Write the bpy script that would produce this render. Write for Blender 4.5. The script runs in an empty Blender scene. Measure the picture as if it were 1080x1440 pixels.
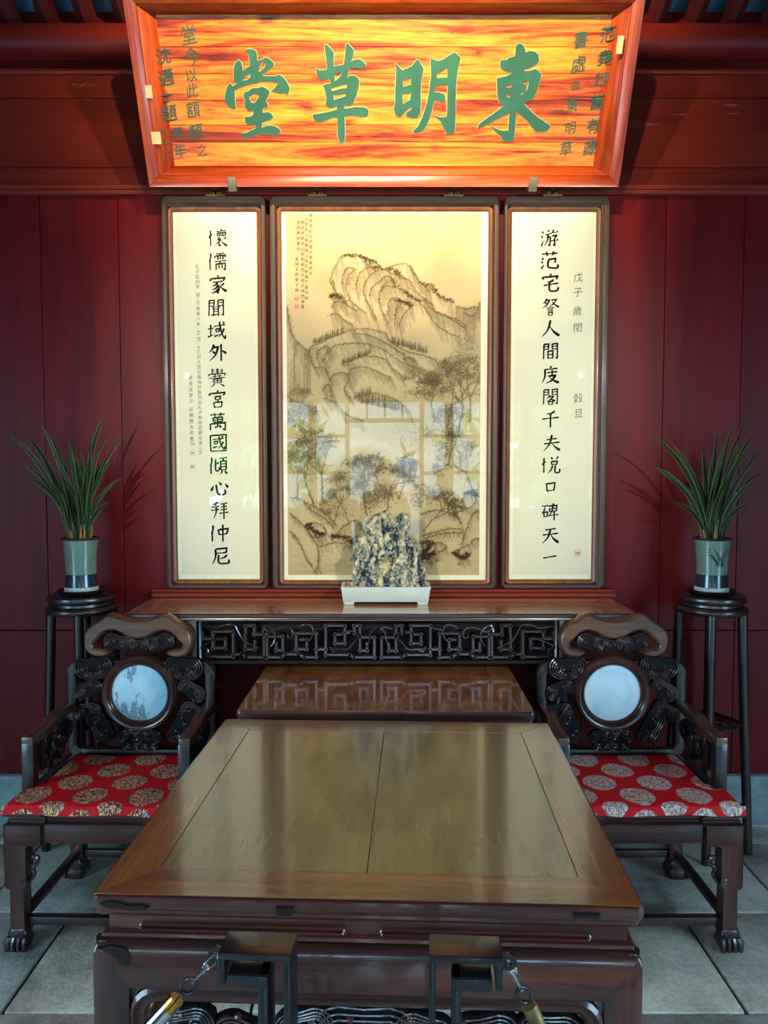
import bpy, bmesh, math, random
import numpy as np
from mathutils import Vector, Matrix, noise
from mathutils.geometry import tessellate_polygon
sc = bpy.context.scene
COL = sc.collection
R = math.radians
random.seed(7)
# ------------------------------------------------------------------ camera
F, PITCH, EYE = 1081.0, math.atan(60 / 1081), 1.70
cam = bpy.data.objects.new('camera', bpy.data.cameras.new('camera'))
COL.objects.link(cam)
cam.location = (0, 0, EYE)
cam.rotation_euler = (R(90) - PITCH, 0, 0)
cam.data.sensor_fit = 'HORIZONTAL'
cam.data.sensor_width = 36
cam.data.lens = 36 * F / 1080
cam.data.clip_start = 0.02
sc.camera = cam
# ------------------------------------------------------------------ world, daylight, lamps, exposure
w = bpy.data.worlds.new('sky')
sc.world = w
w.use_nodes = True
bg = w.node_tree.nodes['Background']
bg.inputs[0].default_value = (0.40, 0.70, 1.0, 1)
bg.inputs[1].default_value = 19.0
sun = bpy.data.objects.new('sun', bpy.data.lights.new('sun', 'SUN'))
sun.data.energy = 5.0
sun.data.angle = R(1)
sun.data.color = (1.0, 0.94, 0.84)
sun.rotation_euler = Vector((0.25, -0.62, -0.75)).to_track_quat('-Z', 'Y').to_euler()
COL.objects.link(sun)


def spot(x, y, z, tgt, energy, color, size, blend, rad=0.03):
    l = bpy.data.lights.new('ceiling_spot', 'SPOT')
    l.energy, l.color, l.spot_size, l.spot_blend, l.shadow_soft_size = energy, color, R(size), blend, rad
    o = bpy.data.objects.new('ceiling_spot', l)
    o.location = (x, y, z)
    o.rotation_euler = (Vector(tgt) - Vector((x, y, z))).to_track_quat('-Z', 'Y').to_euler()
    COL.objects.link(o)


WARM = (1.0, 0.79, 0.47)
for s_ in (-1, 1):
    spot(s_ * 0.334, 1.62, 4.05, (s_ * 0.1, 3.3, 3.85), 430, WARM, 87, 1.0)
# the two exhibition lamps that show as points of light in the glass of the scrolls
for s_ in (-1, 1):
    spot(s_ * 1.95, -0.5, 2.63, (s_ * 0.0, 3.6, 2.04), 450, (1.0, 0.94, 0.80), 41, 0.85, 0.012)
for nm, loc, rot, sx, sy in (('door_portal', (0, -1.72, 1.5), (R(90), 0, 0), 4.6, 3.0),
                             ('left_portal', (-3.12, 0.1, 1.4), (0, R(-90), 0), 2.6, 2.0),
                             ('right_portal', (3.12, 0.1, 1.4), (0, R(90), 0), 2.6, 2.0)):
    pl = bpy.data.lights.new(nm, 'AREA')
    pl.shape = 'RECTANGLE'; pl.size, pl.size_y = sx, sy
    pl.cycles.is_portal = True
    po = bpy.data.objects.new(nm, pl); po.location = loc; po.rotation_euler = rot
    COL.objects.link(po)
vs = sc.view_settings
vs.view_transform = 'Standard'; vs.look = 'None'; vs.exposure = 0.0; vs.gamma = 1.0
vs.use_curve_mapping = False
try:
    sc.cycles.max_bounces = 8; sc.cycles.diffuse_bounces = 4; sc.cycles.glossy_bounces = 4
    sc.cycles.sample_clamp_indirect = 6
except Exception:
    pass

# ------------------------------------------------------------------ geometry of the view, used to read positions off the photograph
CP, SP = math.cos(PITCH), math.sin(PITCH)


def ray(px, py):
    u, v = (px - 540) / F, (720 - py) / F
    return Vector((u, CP + v * SP, -SP + v * CP))


def at(px, py, Y):
    d = ray(px, py); t = Y / d.y
    return Vector((d.x * t, Y, EYE + d.z * t))


# ------------------------------------------------------------------ materials
def srgb(r, g, b):
    f = lambda c: (c / 255 / 12.92) if c / 255 <= 0.04045 else ((c / 255 + 0.055) / 1.055) ** 2.4
    return (f(r), f(g), f(b), 1)


class NT:
    def __init__(s, name):
        s.m = bpy.data.materials.new(name); s.m.use_nodes = True
        s.t = s.m.node_tree; s.b = s.t.nodes['Principled BSDF']; s.out = s.t.nodes['Material Output']

    def n(s, typ, **kw):
        nd = s.t.nodes.new(typ)
        for k, v in kw.items():
            if k.startswith('i_'):
                key = k[2:]
                key = int(key) if key.isdigit() else key.replace('_', ' ')
                s.put(v, nd.inputs[key])
            else:
                setattr(nd, k, v)
        return nd

    def put(s, v, sock):
        if isinstance(v, bpy.types.NodeSocket): s.t.links.new(v, sock)
        elif isinstance(v, bpy.types.Node): s.t.links.new(v.outputs[0], sock)
        else: sock.default_value = v

    def coords(s, scale=(1, 1, 1), rnd=True, rot=(0, 0, 0)):
        tc = s.n('ShaderNodeTexCoord')
        mp = s.n('ShaderNodeMapping'); mp.inputs['Scale'].default_value = scale; mp.inputs['Rotation'].default_value = rot
        s.put(tc.outputs['Object'], mp.inputs[0])
        if rnd:
            oi = s.n('ShaderNodeObjectInfo')
            mu = s.n('ShaderNodeMath', operation='MULTIPLY', i_0=oi.outputs['Random'], i_1=37.0)
            s.put(mu, mp.inputs['Location'])
        return mp

    def ramp(s, fac, stops, interp='LINEAR'):
        r = s.n('ShaderNodeValToRGB'); r.color_ramp.interpolation = interp
        e = r.color_ramp.elements
        while len(e) < len(stops): e.new(0.5)
        for k, (p, c) in enumerate(stops):
            e[k].position = p; e[k].color = c if len(c) == 4 else (*c, 1)
        s.put(fac, r.inputs[0]); return r

    def noise(s, vec, scale, detail=4, rough=0.6, dist=0.0):
        n = s.n('ShaderNodeTexNoise'); n.inputs['Scale'].default_value = scale; n.inputs['Detail'].default_value = detail
        n.inputs['Roughness'].default_value = rough; n.inputs['Distortion'].default_value = dist
        s.put(vec.outputs[0], n.inputs['Vector']); return n

    def mix(s, fac, a, b, mode='MIX'):
        m = s.n('ShaderNodeMix', data_type='RGBA', blend_type=mode)
        s.put(fac, m.inputs[0]); s.put(a, m.inputs[6]); s.put(b, m.inputs[7])
        return m.outputs[2]

    def bump(s, h, strength=0.3, dist=0.002):
        b = s.n('ShaderNodeBump'); b.inputs['Strength'].default_value = strength; b.inputs['Distance'].default_value = dist
        s.put(h, b.inputs['Height']); s.put(b, s.b.inputs['Normal']); return b

    def set(s, **kw):
        for k, v in kw.items(): s.put(v, s.b.inputs[k.replace('_', ' ')])
        return s.m


def wood(name, dark, mid, light, axis=0, fine=60, rough=0.3, coat=0.0, coat_rough=0.1, spec=0.5, bump=0.15, stretch=0.06, fine_mix=0.8):
    t = NT(name)
    sc_ = [1, 1, 1]; sc_[axis] = stretch
    mp = t.coords(tuple(sc_))
    a = t.noise(mp, fine * 0.25, 6, 0.65, 0.6)
    g = t.noise(mp, fine * 2.2, 3, 0.7)
    r = t.ramp(a.outputs[0], [(0.28, dark), (0.5, mid), (0.72, light)])
    r2 = t.ramp(g.outputs[0], [(0.3, (0.55, 0.5, 0.5)), (0.6, (1, 1, 1))])
    t.bump(g.outputs[0], bump, 0.001)
    rr = t.ramp(a.outputs[0], [(0.3, (rough * 1.25,) * 3), (0.7, (rough * 0.85,) * 3)])
    return t.set(Base_Color=t.mix(fine_mix, r.outputs[0], r2.outputs[0], 'MULTIPLY'), Roughness=rr.outputs[0],
                 Coat_Weight=coat, Coat_Roughness=coat_rough, Specular_IOR_Level=spec)


M = {}
# dark rosewood of the furniture: frames, tops, carving
for ax, nm in enumerate('xyz'):
    M['rose_' + nm] = wood('rosewood_' + nm, srgb(26, 10, 8), srgb(62, 28, 21), srgb(104, 50, 32), ax, 60, 0.32, 0.45, 0.08, 0.35)
    M['ebony_' + nm] = wood('darkwood_' + nm, srgb(14, 9, 10), srgb(34, 22, 21), srgb(60, 38, 30), ax, 60, 0.34, 0.5, 0.2)
    M['crest_' + nm] = wood('crestwood_' + nm, srgb(44, 24, 16), srgb(92, 56, 36), srgb(140, 88, 50), ax, 90, 0.36, 0.4, 0.22)
    M['top_' + nm] = wood('table_top_' + nm, srgb(78, 38, 15), srgb(120, 70, 32), srgb(152, 98, 48), ax, 50, 0.22, 1.0, 0.1, 0.5, 0.0, 0.06, 0.45)
    M['altar_' + nm] = wood('altar_top_' + nm, srgb(120, 70, 40), srgb(162, 110, 70), srgb(192, 140, 98), ax, 40, 0.26, 1.0, 0.1, 0.5, 0.05)
M['panel_y'] = wood('table_panel', srgb(100, 76, 38), srgb(118, 90, 48), srgb(134, 104, 58), 1, 34, 0.22, 1.0, 0.1, 0.5, 0.0, 0.06, 0.35)
M['burl'] = wood('burl_panel', srgb(76, 38, 16), srgb(150, 92, 42), srgb(184, 124, 66), 1, 46, 0.2, 1.0, 0.07, 0.5, 0.08, 0.25)
M['carve'] = wood('carved_darkwood', srgb(22, 15, 15), srgb(46, 32, 30), srgb(80, 52, 42), 2, 50, 0.26, 0.9, 0.12, 0.6, 0.05)
M['frame_x'] = wood('frame_wood_x', srgb(38, 25, 18), srgb(70, 49, 35), srgb(98, 71, 50), 0, 90, 0.42, 0.15)
M['frame_z'] = wood('frame_wood_z', srgb(38, 25, 18), srgb(70, 49, 35), srgb(98, 71, 50), 2, 90, 0.42, 0.15)
M['gilt'] = wood('inner_frame_wood', srgb(84, 44, 18), srgb(122, 68, 30), srgb(150, 88, 42), 2, 80, 0.4, 0.1)
M['ring'] = wood('medallion_ring_wood', srgb(38, 18, 15), srgb(76, 40, 32), srgb(108, 62, 48), 0, 60, 0.28, 0.5, 0.15)

# red lacquered boards with scratches
def lacquer(name, axis, c0, c1, scratch=0.0, rough=0.45):
    t = NT(name)
    s1 = [1, 1, 1]; s1[axis] = 0.12
    mp = t.coords(tuple(s1))
    a = t.noise(mp, 7, 5, 0.6, 0.4)
    col = t.ramp(a.outputs[0], [(0.3, c0), (0.7, c1)]).outputs[0]
    s2 = [1, 1, 1]; s2[axis] = 0.08
    mp2 = t.coords(tuple(s2))
    b = t.noise(mp2, 26, 6, 0.8)
    sm = t.ramp(b.outputs[0], [(0.70 - scratch, (0, 0, 0)), (0.735 - scratch, (1, 1, 1))])
    col = t.mix(sm.outputs[0], col, srgb(150, 84, 62))
    t.bump(a.outputs[0], 0.25, 0.004)
    return t.set(Base_Color=col, Roughness=rough, Specular_IOR_Level=0.16)


M['red_v'] = lacquer('red_lacquer_upright', 2, srgb(72, 8, 9), srgb(106, 16, 15))
M['red_h'] = lacquer('red_lacquer_level', 0, srgb(84, 21, 13), srgb(114, 34, 19), 0.07)
M['red_rail'] = lacquer('red_lacquer_rail', 0, srgb(106, 34, 24), srgb(134, 52, 38))
M['red_dark'] = lacquer('red_lacquer_beam', 0, srgb(84, 18, 14), srgb(112, 30, 20), 0.01)

# orange varnished pine of the name board
def pine(name, axis, red=0.0):
    t = NT(name)
    s1 = [1, 1, 1]; s1[axis] = 0.07
    mp = t.coords(tuple(s1))
    a = t.noise(mp, 16, 7, 0.72, 0.8)
    stops = [(0.36, srgb(96, 20, 6)), (0.44, srgb(170, 60, 14)), (0.53, srgb(222, 122, 30)), (0.68, srgb(236, 160, 48))]
    if red: stops = [(0.3, srgb(92, 22, 8)), (0.46, srgb(150, 50, 14)), (0.6, srgb(186, 78, 22)), (0.76, srgb(206, 104, 34))]
    col = t.ramp(a.outputs[0], stops).outputs[0]
    s2 = [5, 5, 5]; s2[axis] = 2.6
    mp2 = t.coords(tuple(s2))
    n2 = t.noise(mp2, 1.2, 3)
    vv = t.n('ShaderNodeVectorMath', operation='ADD'); t.put(mp2, vv.inputs[0])
    sc2 = t.n('ShaderNodeVectorMath', operation='SCALE'); t.put(n2.outputs[1], sc2.inputs[0]); sc2.inputs['Scale'].default_value = 0.35
    t.put(sc2, vv.inputs[1])
    v = t.n('ShaderNodeTexVoronoi'); v.inputs['Scale'].default_value = 1.5; t.put(vv, v.inputs['Vector'])
    k = t.ramp(v.outputs['Distance'], [(0.0, (1, 1, 1)), (0.07, (1, 1, 1)), (0.24, (0, 0, 0))])
    g = t.noise(t.coords(tuple(s1)), 40, 4, 0.8, 1.5)
    kk = t.ramp(g.outputs[0], [(0.42, (0.1, 0.1, 0.1)), (0.6, (1, 1, 1))])
    km = t.n('ShaderNodeMath', operation='MULTIPLY', i_0=k.outputs[0], i_1=kk.outputs[0])
    col = t.mix(km, col, srgb(70, 16, 8))
    fine = t.noise(mp, 120, 2)
    f2 = t.ramp(fine.outputs[0], [(0.35, (0.74, 0.62, 0.5)), (0.6, (1, 1, 1))])
    col = t.mix(0.8, col, f2.outputs[0], 'MULTIPLY')
    t.bump(fine.outputs[0], 0.1, 0.001)
    return t.set(Base_Color=col, Roughness=0.34, Coat_Weight=0.35, Coat_Roughness=0.2)


M['pine_x'] = pine('pine_level', 0); M['pine_rim_z'] = pine('pine_rim_upright', 2, 1); M['pine_rim_x'] = pine('pine_rim_level', 0, 1)


def plain(name, c, rough=0.5, metal=0.0, coat=0.0, spec=0.5, var=0.0, vs_=8, bump=0.0):
    t = NT(name)
    t.set(Base_Color=c, Roughness=rough, Metallic=metal, Coat_Weight=coat, Specular_IOR_Level=spec)
    mp = t.coords((1, 1, 1))
    n = t.noise(mp, vs_, 5)
    if var:
        r = t.ramp(n.outputs[0], [(0.3, tuple(x * (1 - var) for x in c[:3])), (0.7, tuple(min(1, x * (1 + var)) for x in c[:3]))])
        t.set(Base_Color=r.outputs[0])
    if bump: t.bump(n.outputs[0], bump, 0.002)
    return t.m


M['green_paint'] = plain('green_paint', srgb(28, 80, 60), 0.5, var=0.25, vs_=6)
M['pale_edge'] = plain('pale_carved_edge', srgb(206, 176, 120), 0.6)
M['sticker'] = plain('paper_sticker', srgb(226, 190, 130), 0.8, var=0.2, vs_=90)
M['ink'] = plain('ink', srgb(20, 20, 18), 0.8, spec=0.1)
M['ink_soft'] = plain('thin_ink', srgb(66, 62, 50), 0.85, spec=0.1)
M['seal'] = plain('seal_red', srgb(196, 104, 84), 0.85, var=0.3, vs_=300)
M['seal_faint'] = plain('seal_faint', srgb(206, 150, 124), 0.85, var=0.3, vs_=300)
M['paper'] = plain('scroll_paper', srgb(222, 218, 194), 0.9, spec=0.1, var=0.03, vs_=2.5)
M['mount'] = plain('mount_silk', srgb(236, 232, 204), 0.9, spec=0.1, var=0.05, vs_=60)
M['bronze'] = plain('old_brass', srgb(120, 100, 58), 0.45, 0.7, var=0.4, vs_=60)
M['carve_shade'] = plain('carving_shade', srgb(9, 8, 10), 0.65, spec=0.2)  # near-black colour standing in for shade in carving recesses and behind the apron
M['clip'] = plain('grey_metal', srgb(112, 104, 80), 0.5, 0.4)
M['blackmetal'] = plain('black_metal', srgb(15, 16, 20), 0.32, 0.2, coat=0.3, var=0.3, vs_=40, bump=0.05)
M['wear'] = plain('worn_dark_wood', srgb(26, 17, 15), 0.7, spec=0.2, var=0.4, vs_=60)
M['chrome'] = plain('chrome', srgb(190, 200, 205), 0.12, 1.0)
M['brass'] = plain('brass', srgb(190, 140, 60), 0.22, 1.0)
M['celadon'] = plain('celadon_glaze', srgb(100, 120, 104), 0.25, coat=0.4, var=0.1)
M['pot_dark'] = plain('dark_glaze', srgb(26, 36, 46), 0.25, coat=0.6, var=0.3)
M['pot_drip'] = plain('white_glaze_drips', srgb(170, 176, 164), 0.4, var=0.4, vs_=60)
M['pot_rim'] = plain('pot_rim_glaze', srgb(44, 40, 40), 0.3)
M['pot_ink'] = plain('pot_brush_ink', srgb(26, 34, 40), 0.4)
M['soil'] = plain('potting_soil', srgb(52, 36, 22), 0.95, var=0.5, vs_=90, bump=0.6)
M['sheath'] = plain('dry_leaf_sheath', srgb(150, 98, 46), 0.7, var=0.4, vs_=30)
M['tray'] = plain('white_stone_tray', srgb(176, 180, 168), 0.4, var=0.08, vs_=14, coat=0.2)
M['sand'] = plain('tray_sand', srgb(168, 150, 100), 0.95, var=0.3, vs_=200, bump=0.5)
M['plinth'] = plain('plinth_stone', srgb(120, 134, 134), 0.8, var=0.25, vs_=20, bump=0.3)
M['tile'] = plain('roof_tile', srgb(64, 96, 122), 0.6, var=0.3, vs_=9)
M['tile_edge'] = plain('roof_tile_edge', srgb(120, 134, 130), 0.6, var=0.3, vs_=60)
M['rafter'] = plain('rafter_red', srgb(74, 18, 16), 0.5, var=0.2)
M['innerwall'] = plain('inner_wall', srgb(70, 22, 18), 0.6, var=0.15)
M['cloth_a'] = plain('dark_cloth', srgb(34, 38, 50), 0.9, var=0.2)
M['cloth_b'] = plain('brown_cloth', srgb(60, 40, 34), 0.9, var=0.2)
M['skin'] = plain('skin', srgb(176, 128, 100), 0.6)
M['courtstone'] = plain('courtyard_stone', srgb(168, 168, 160), 0.8, var=0.15, vs_=4)
M['whitewall'] = plain('white_relief_wall', srgb(206, 212, 212), 0.8, var=0.12, vs_=3, bump=0.6)
M['hedge'] = plain('tree_leaves', srgb(88, 140, 52), 0.7, var=0.5, vs_=7)


def leaf_mat():
    t = NT('leaf_blade')
    tc = t.n('ShaderNodeTexCoord'); sx = t.n('ShaderNodeSeparateXYZ'); t.put(tc.outputs['UV'], sx.inputs[0])
    r = t.ramp(sx.outputs[0], [(0.0, srgb(110, 124, 44)), (0.16, srgb(16, 38, 16)), (0.84, srgb(13, 32, 15)), (1.0, srgb(110, 124, 44))])
    tip = t.ramp(sx.outputs[1], [(0.0, srgb(120, 100, 50)), (0.1, (1, 1, 1)), (0.93, (1, 1, 1)), (1.0, srgb(150, 110, 60))])
    return t.set(Base_Color=t.mix(1.0, r.outputs[0], tip.outputs[0], 'MULTIPLY'), Roughness=0.5, Specular_IOR_Level=0.3)


M['leaf'] = leaf_mat()


def glass_mat():
    t = NT('picture_glass')
    tr = t.n('ShaderNodeBsdfTransparent'); gl = t.n('ShaderNodeBsdfGlossy'); gl.inputs['Roughness'].default_value = 0.0
    fr = t.n('ShaderNodeFresnel'); fr.inputs[0].default_value = 1.5
    n = t.noise(t.coords((1, 1, 1)), 2.2, 1)
    b = t.n('ShaderNodeBump'); b.inputs['Strength'].default_value = 0.05; b.inputs['Distance'].default_value = 0.01
    t.put(n.outputs[0], b.inputs['Height']); t.put(b, gl.inputs['Normal'])
    mx = t.n('ShaderNodeMixShader'); t.put(fr, mx.inputs[0]); t.put(tr, mx.inputs[1]); t.put(gl, mx.inputs[2])
    t.put(mx, t.out.inputs[0]); return t.m


M['glass'] = glass_mat()


def brocade(name, base, cols):
    t = NT(name)
    tc = t.n('ShaderNodeTexCoord'); s = t.n('ShaderNodeSeparateXYZ'); t.put(tc.outputs['Object'], s.inputs[0])
    mth = lambda op, a, b=None: t.n('ShaderNodeMath', operation=op, i_0=a, **({} if b is None else {'i_1': b})).outputs[0]
    yy = mth('SUBTRACT', s.outputs[1], s.outputs[2])
    u, v = mth('DIVIDE', s.outputs[0], 0.205), mth('DIVIDE', yy, 0.23)
    n0 = t.noise(t.coords((1, 1, 1), False), 30, 2)
    def cell(off):
        a = mth('SUBTRACT', mth('FRACT', mth('ADD', u, off + 20)), 0.5)
        b = mth('SUBTRACT', mth('FRACT', mth('ADD', v, off + 20)), 0.5)
        return mth('SQRT', mth('ADD', mth('MULTIPLY', a, a), mth('MULTIPLY', b, b)))
    d = mth('MINIMUM', cell(0.18), cell(0.68))
    d = mth('ADD', d, mth('MULTIPLY', mth('SUBTRACT', n0.outputs[0], 0.5), 0.05))
    mask = t.ramp(d, [(0.0, (1, 1, 1)), (0.29, (1, 1, 1)), (0.297, (0, 0, 0))])
    mp = t.coords((1, 1, 0.3), False)
    n1 = t.noise(mp, 44, 2, 0.5, 2.5)
    v1 = t.n('ShaderNodeTexVoronoi', feature='DISTANCE_TO_EDGE'); v1.inputs['Scale'].default_value = 56; t.put(mp, v1.inputs['Vector'])
    pc = t.ramp(n1.outputs[0], [(0.0, cols[0]), (0.40, cols[1]), (0.47, cols[2]), (0.53, cols[3]), (0.60, cols[4])], 'CONSTANT')
    ed = t.ramp(v1.outputs[0], [(0.02, (1, 1, 1)), (0.1, (0, 0, 0))])
    pc = t.mix(ed.outputs[0], pc.outputs[0], cols[5])
    weave = t.noise(mp, 600, 2)
    t.bump(weave.outputs[0], 0.2, 0.001)
    return t.set(Base_Color=t.mix(mask.outputs[0], base, pc), Roughness=0.75, Specular_IOR_Level=0.25)


M['brocade_gold'] = brocade('red_brocade_gold', srgb(200, 6, 12), [srgb(96, 40, 70), srgb(214, 164, 76), srgb(170, 40, 50), srgb(236, 204, 140), srgb(110, 100, 150), srgb(96, 30, 44)])
M['brocade_pale'] = brocade('red_brocade_pale', srgb(196, 8, 16), [srgb(110, 90, 120), srgb(216, 190, 150), srgb(190, 120, 120), srgb(226, 214, 190), srgb(160, 160, 180), srgb(150, 104, 92)])


def marble(name, pale, mid, deep, pict):
    t = NT(name)
    mp = t.coords((1, 1, 1), False)
    n = t.noise(mp, 9, 8, 0.6, 0.6)
    col = t.ramp(n.outputs[0], [(0.3, mid), (0.55, pale)]).outputs[0]
    if pict:   # dark mountain-like veining in the lower part, a teal patch on the right
        s = t.n('ShaderNodeSeparateXYZ'); tc = t.n('ShaderNodeTexCoord'); t.put(tc.outputs['Object'], s.inputs[0])
        n2 = t.noise(t.coords((1, 1, 0.25), False), 34, 3, 0.6)
        n3 = t.noise(t.coords((1, 1, 1), False), 300, 2)
        h = t.n('ShaderNodeMapRange', i_0=s.outputs[2]); h.inputs[1].default_value = 0.70; h.inputs[2].default_value = 0.82
        h.inputs[3].default_value = 0.34; h.inputs[4].default_value = 0.64
        xx = t.n('ShaderNodeMapRange', i_0=s.outputs[0]); xx.inputs[1].default_value = 0.01; xx.inputs[2].default_value = 0.06
        xx.inputs[3].default_value = 0.0; xx.inputs[4].default_value = 0.5
        th = t.n('ShaderNodeMath', operation='ADD', i_0=h.outputs[0], i_1=xx.outputs[0])
        df = t.n('ShaderNodeMath', operation='SUBTRACT', i_0=n2.outputs[0], i_1=th)
        mk = t.ramp(df, [(0.0, (0, 0, 0)), (0.03, (1, 1, 1))])
        sp = t.ramp(n3.outputs[0], [(0.4, (0.25, 0.25, 0.25)), (0.6, (1, 1, 1))])
        mm = t.n('ShaderNodeMath', operation='MULTIPLY', i_0=mk.outputs[0], i_1=sp.outputs[0])
        t2 = t.n('ShaderNodeMapRange', i_0=s.outputs[0]); t2.inputs[1].default_value = 0.0; t2.inputs[2].default_value = 0.09
        n4 = t.noise(mp, 16, 4)
        m4 = t.n('ShaderNodeMath', operation='MULTIPLY', i_0=t2.outputs[0], i_1=n4.outputs[0])
        col = t.mix(m4, col, srgb(66, 150, 170)); col = t.mix(mm, col, deep)
    return t.set(Base_Color=col, Roughness=0.2, Coat_Weight=0.4)


M['marble_l'] = marble('blue_landscape_marble', srgb(196, 218, 222), srgb(158, 196, 206), srgb(44, 78, 90), True)
M['marble_r'] = marble('plain_pale_marble', srgb(212, 224, 226), srgb(186, 206, 212), srgb(110, 140, 150), False)


def stone():
    t = NT('floor_stone')
    mp = t.coords((1, 1, 1))
    a = t.noise(mp, 3.2, 6, 0.65)
    b = t.noise(mp, 60, 4, 0.7)
    oi = t.n('ShaderNodeObjectInfo')
    col = t.ramp(a.outputs[0], [(0.3, srgb(112, 108, 98)), (0.46, srgb(184, 174, 154)), (0.66, srgb(228, 216, 194))]).outputs[0]
    tint = t.ramp(oi.outputs['Random'], [(0, srgb(196, 214, 224)), (0.45, srgb(236, 240, 242)), (1, srgb(255, 232, 206))])
    col = t.mix(0.7, col, tint.outputs[0], 'MULTIPLY')
    f = t.ramp(b.outputs[0], [(0.35, (0.55, 0.55, 0.55)), (0.6, (1, 1, 1))])
    col = t.mix(0.6, col, f.outputs[0], 'MULTIPLY')
    t.bump(b.outputs[0], 0.8, 0.006)
    return t.set(Base_Color=col, Roughness=0.5)


M['stone'] = stone()
M['joint'] = plain('floor_joint', srgb(34, 36, 38), 0.95, var=0.2)


def attr_mat(name, rough=0.9):
    t = NT(name); a = t.n('ShaderNodeAttribute', attribute_name='Col')
    return t.set(Base_Color=a.outputs[0], Roughness=rough, Specular_IOR_Level=0.1)


def rock_mat():
    t = NT('scholar_rock')
    mp = t.coords((1, 1, 0.5))
    a = t.noise(mp, 24, 6, 0.7, 0.5)
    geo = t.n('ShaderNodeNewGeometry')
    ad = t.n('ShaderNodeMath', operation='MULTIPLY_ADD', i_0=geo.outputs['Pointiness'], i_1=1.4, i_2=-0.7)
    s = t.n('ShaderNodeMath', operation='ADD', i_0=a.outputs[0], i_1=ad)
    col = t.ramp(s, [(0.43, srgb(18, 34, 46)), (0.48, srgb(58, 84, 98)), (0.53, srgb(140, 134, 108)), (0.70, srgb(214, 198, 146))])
    b = t.noise(t.coords((1, 1, 1)), 130, 3)
    t.bump(b.outputs[0], 1.0, 0.008)
    return t.set(Base_Color=col.outputs[0], Roughness=0.75)


M['rock'] = rock_mat()


# ------------------------------------------------------------------ mesh building
def rrect(hw, hh, r, n=5):
    r = max(r, 1e-4); pts = []
    for cx, cz, a0 in ((hw - r, hh - r, 0), (-hw + r, hh - r, 90), (-hw + r, -hh + r, 180), (hw - r, -hh + r, 270)):
        for k in range(n):
            a = R(a0 + 90 * k / (n - 1)); pts.append((cx + r * math.cos(a), cz + r * math.sin(a)))
    return pts


def smooth(pts, n=4, closed=False):
    P = [Vector(p) for p in pts]; out = []; L = len(P)
    for i in range(L if closed else L - 1):
        g = (lambda k: P[k % L]) if closed else (lambda k: P[min(max(k, 0), L - 1)])
        p0, p1, p2, p3 = g(i - 1), g(i), g(i + 1), g(i + 2)
        for k in range(n):
            t = k / n
            out.append(0.5 * ((2 * p1) + (p2 - p0) * t + (2 * p0 - 5 * p1 + 4 * p2 - p3) * t * t + (3 * p1 - p0 - 3 * p2 + p3) * t ** 3))
    if not closed: out.append(P[-1])
    return out


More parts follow.
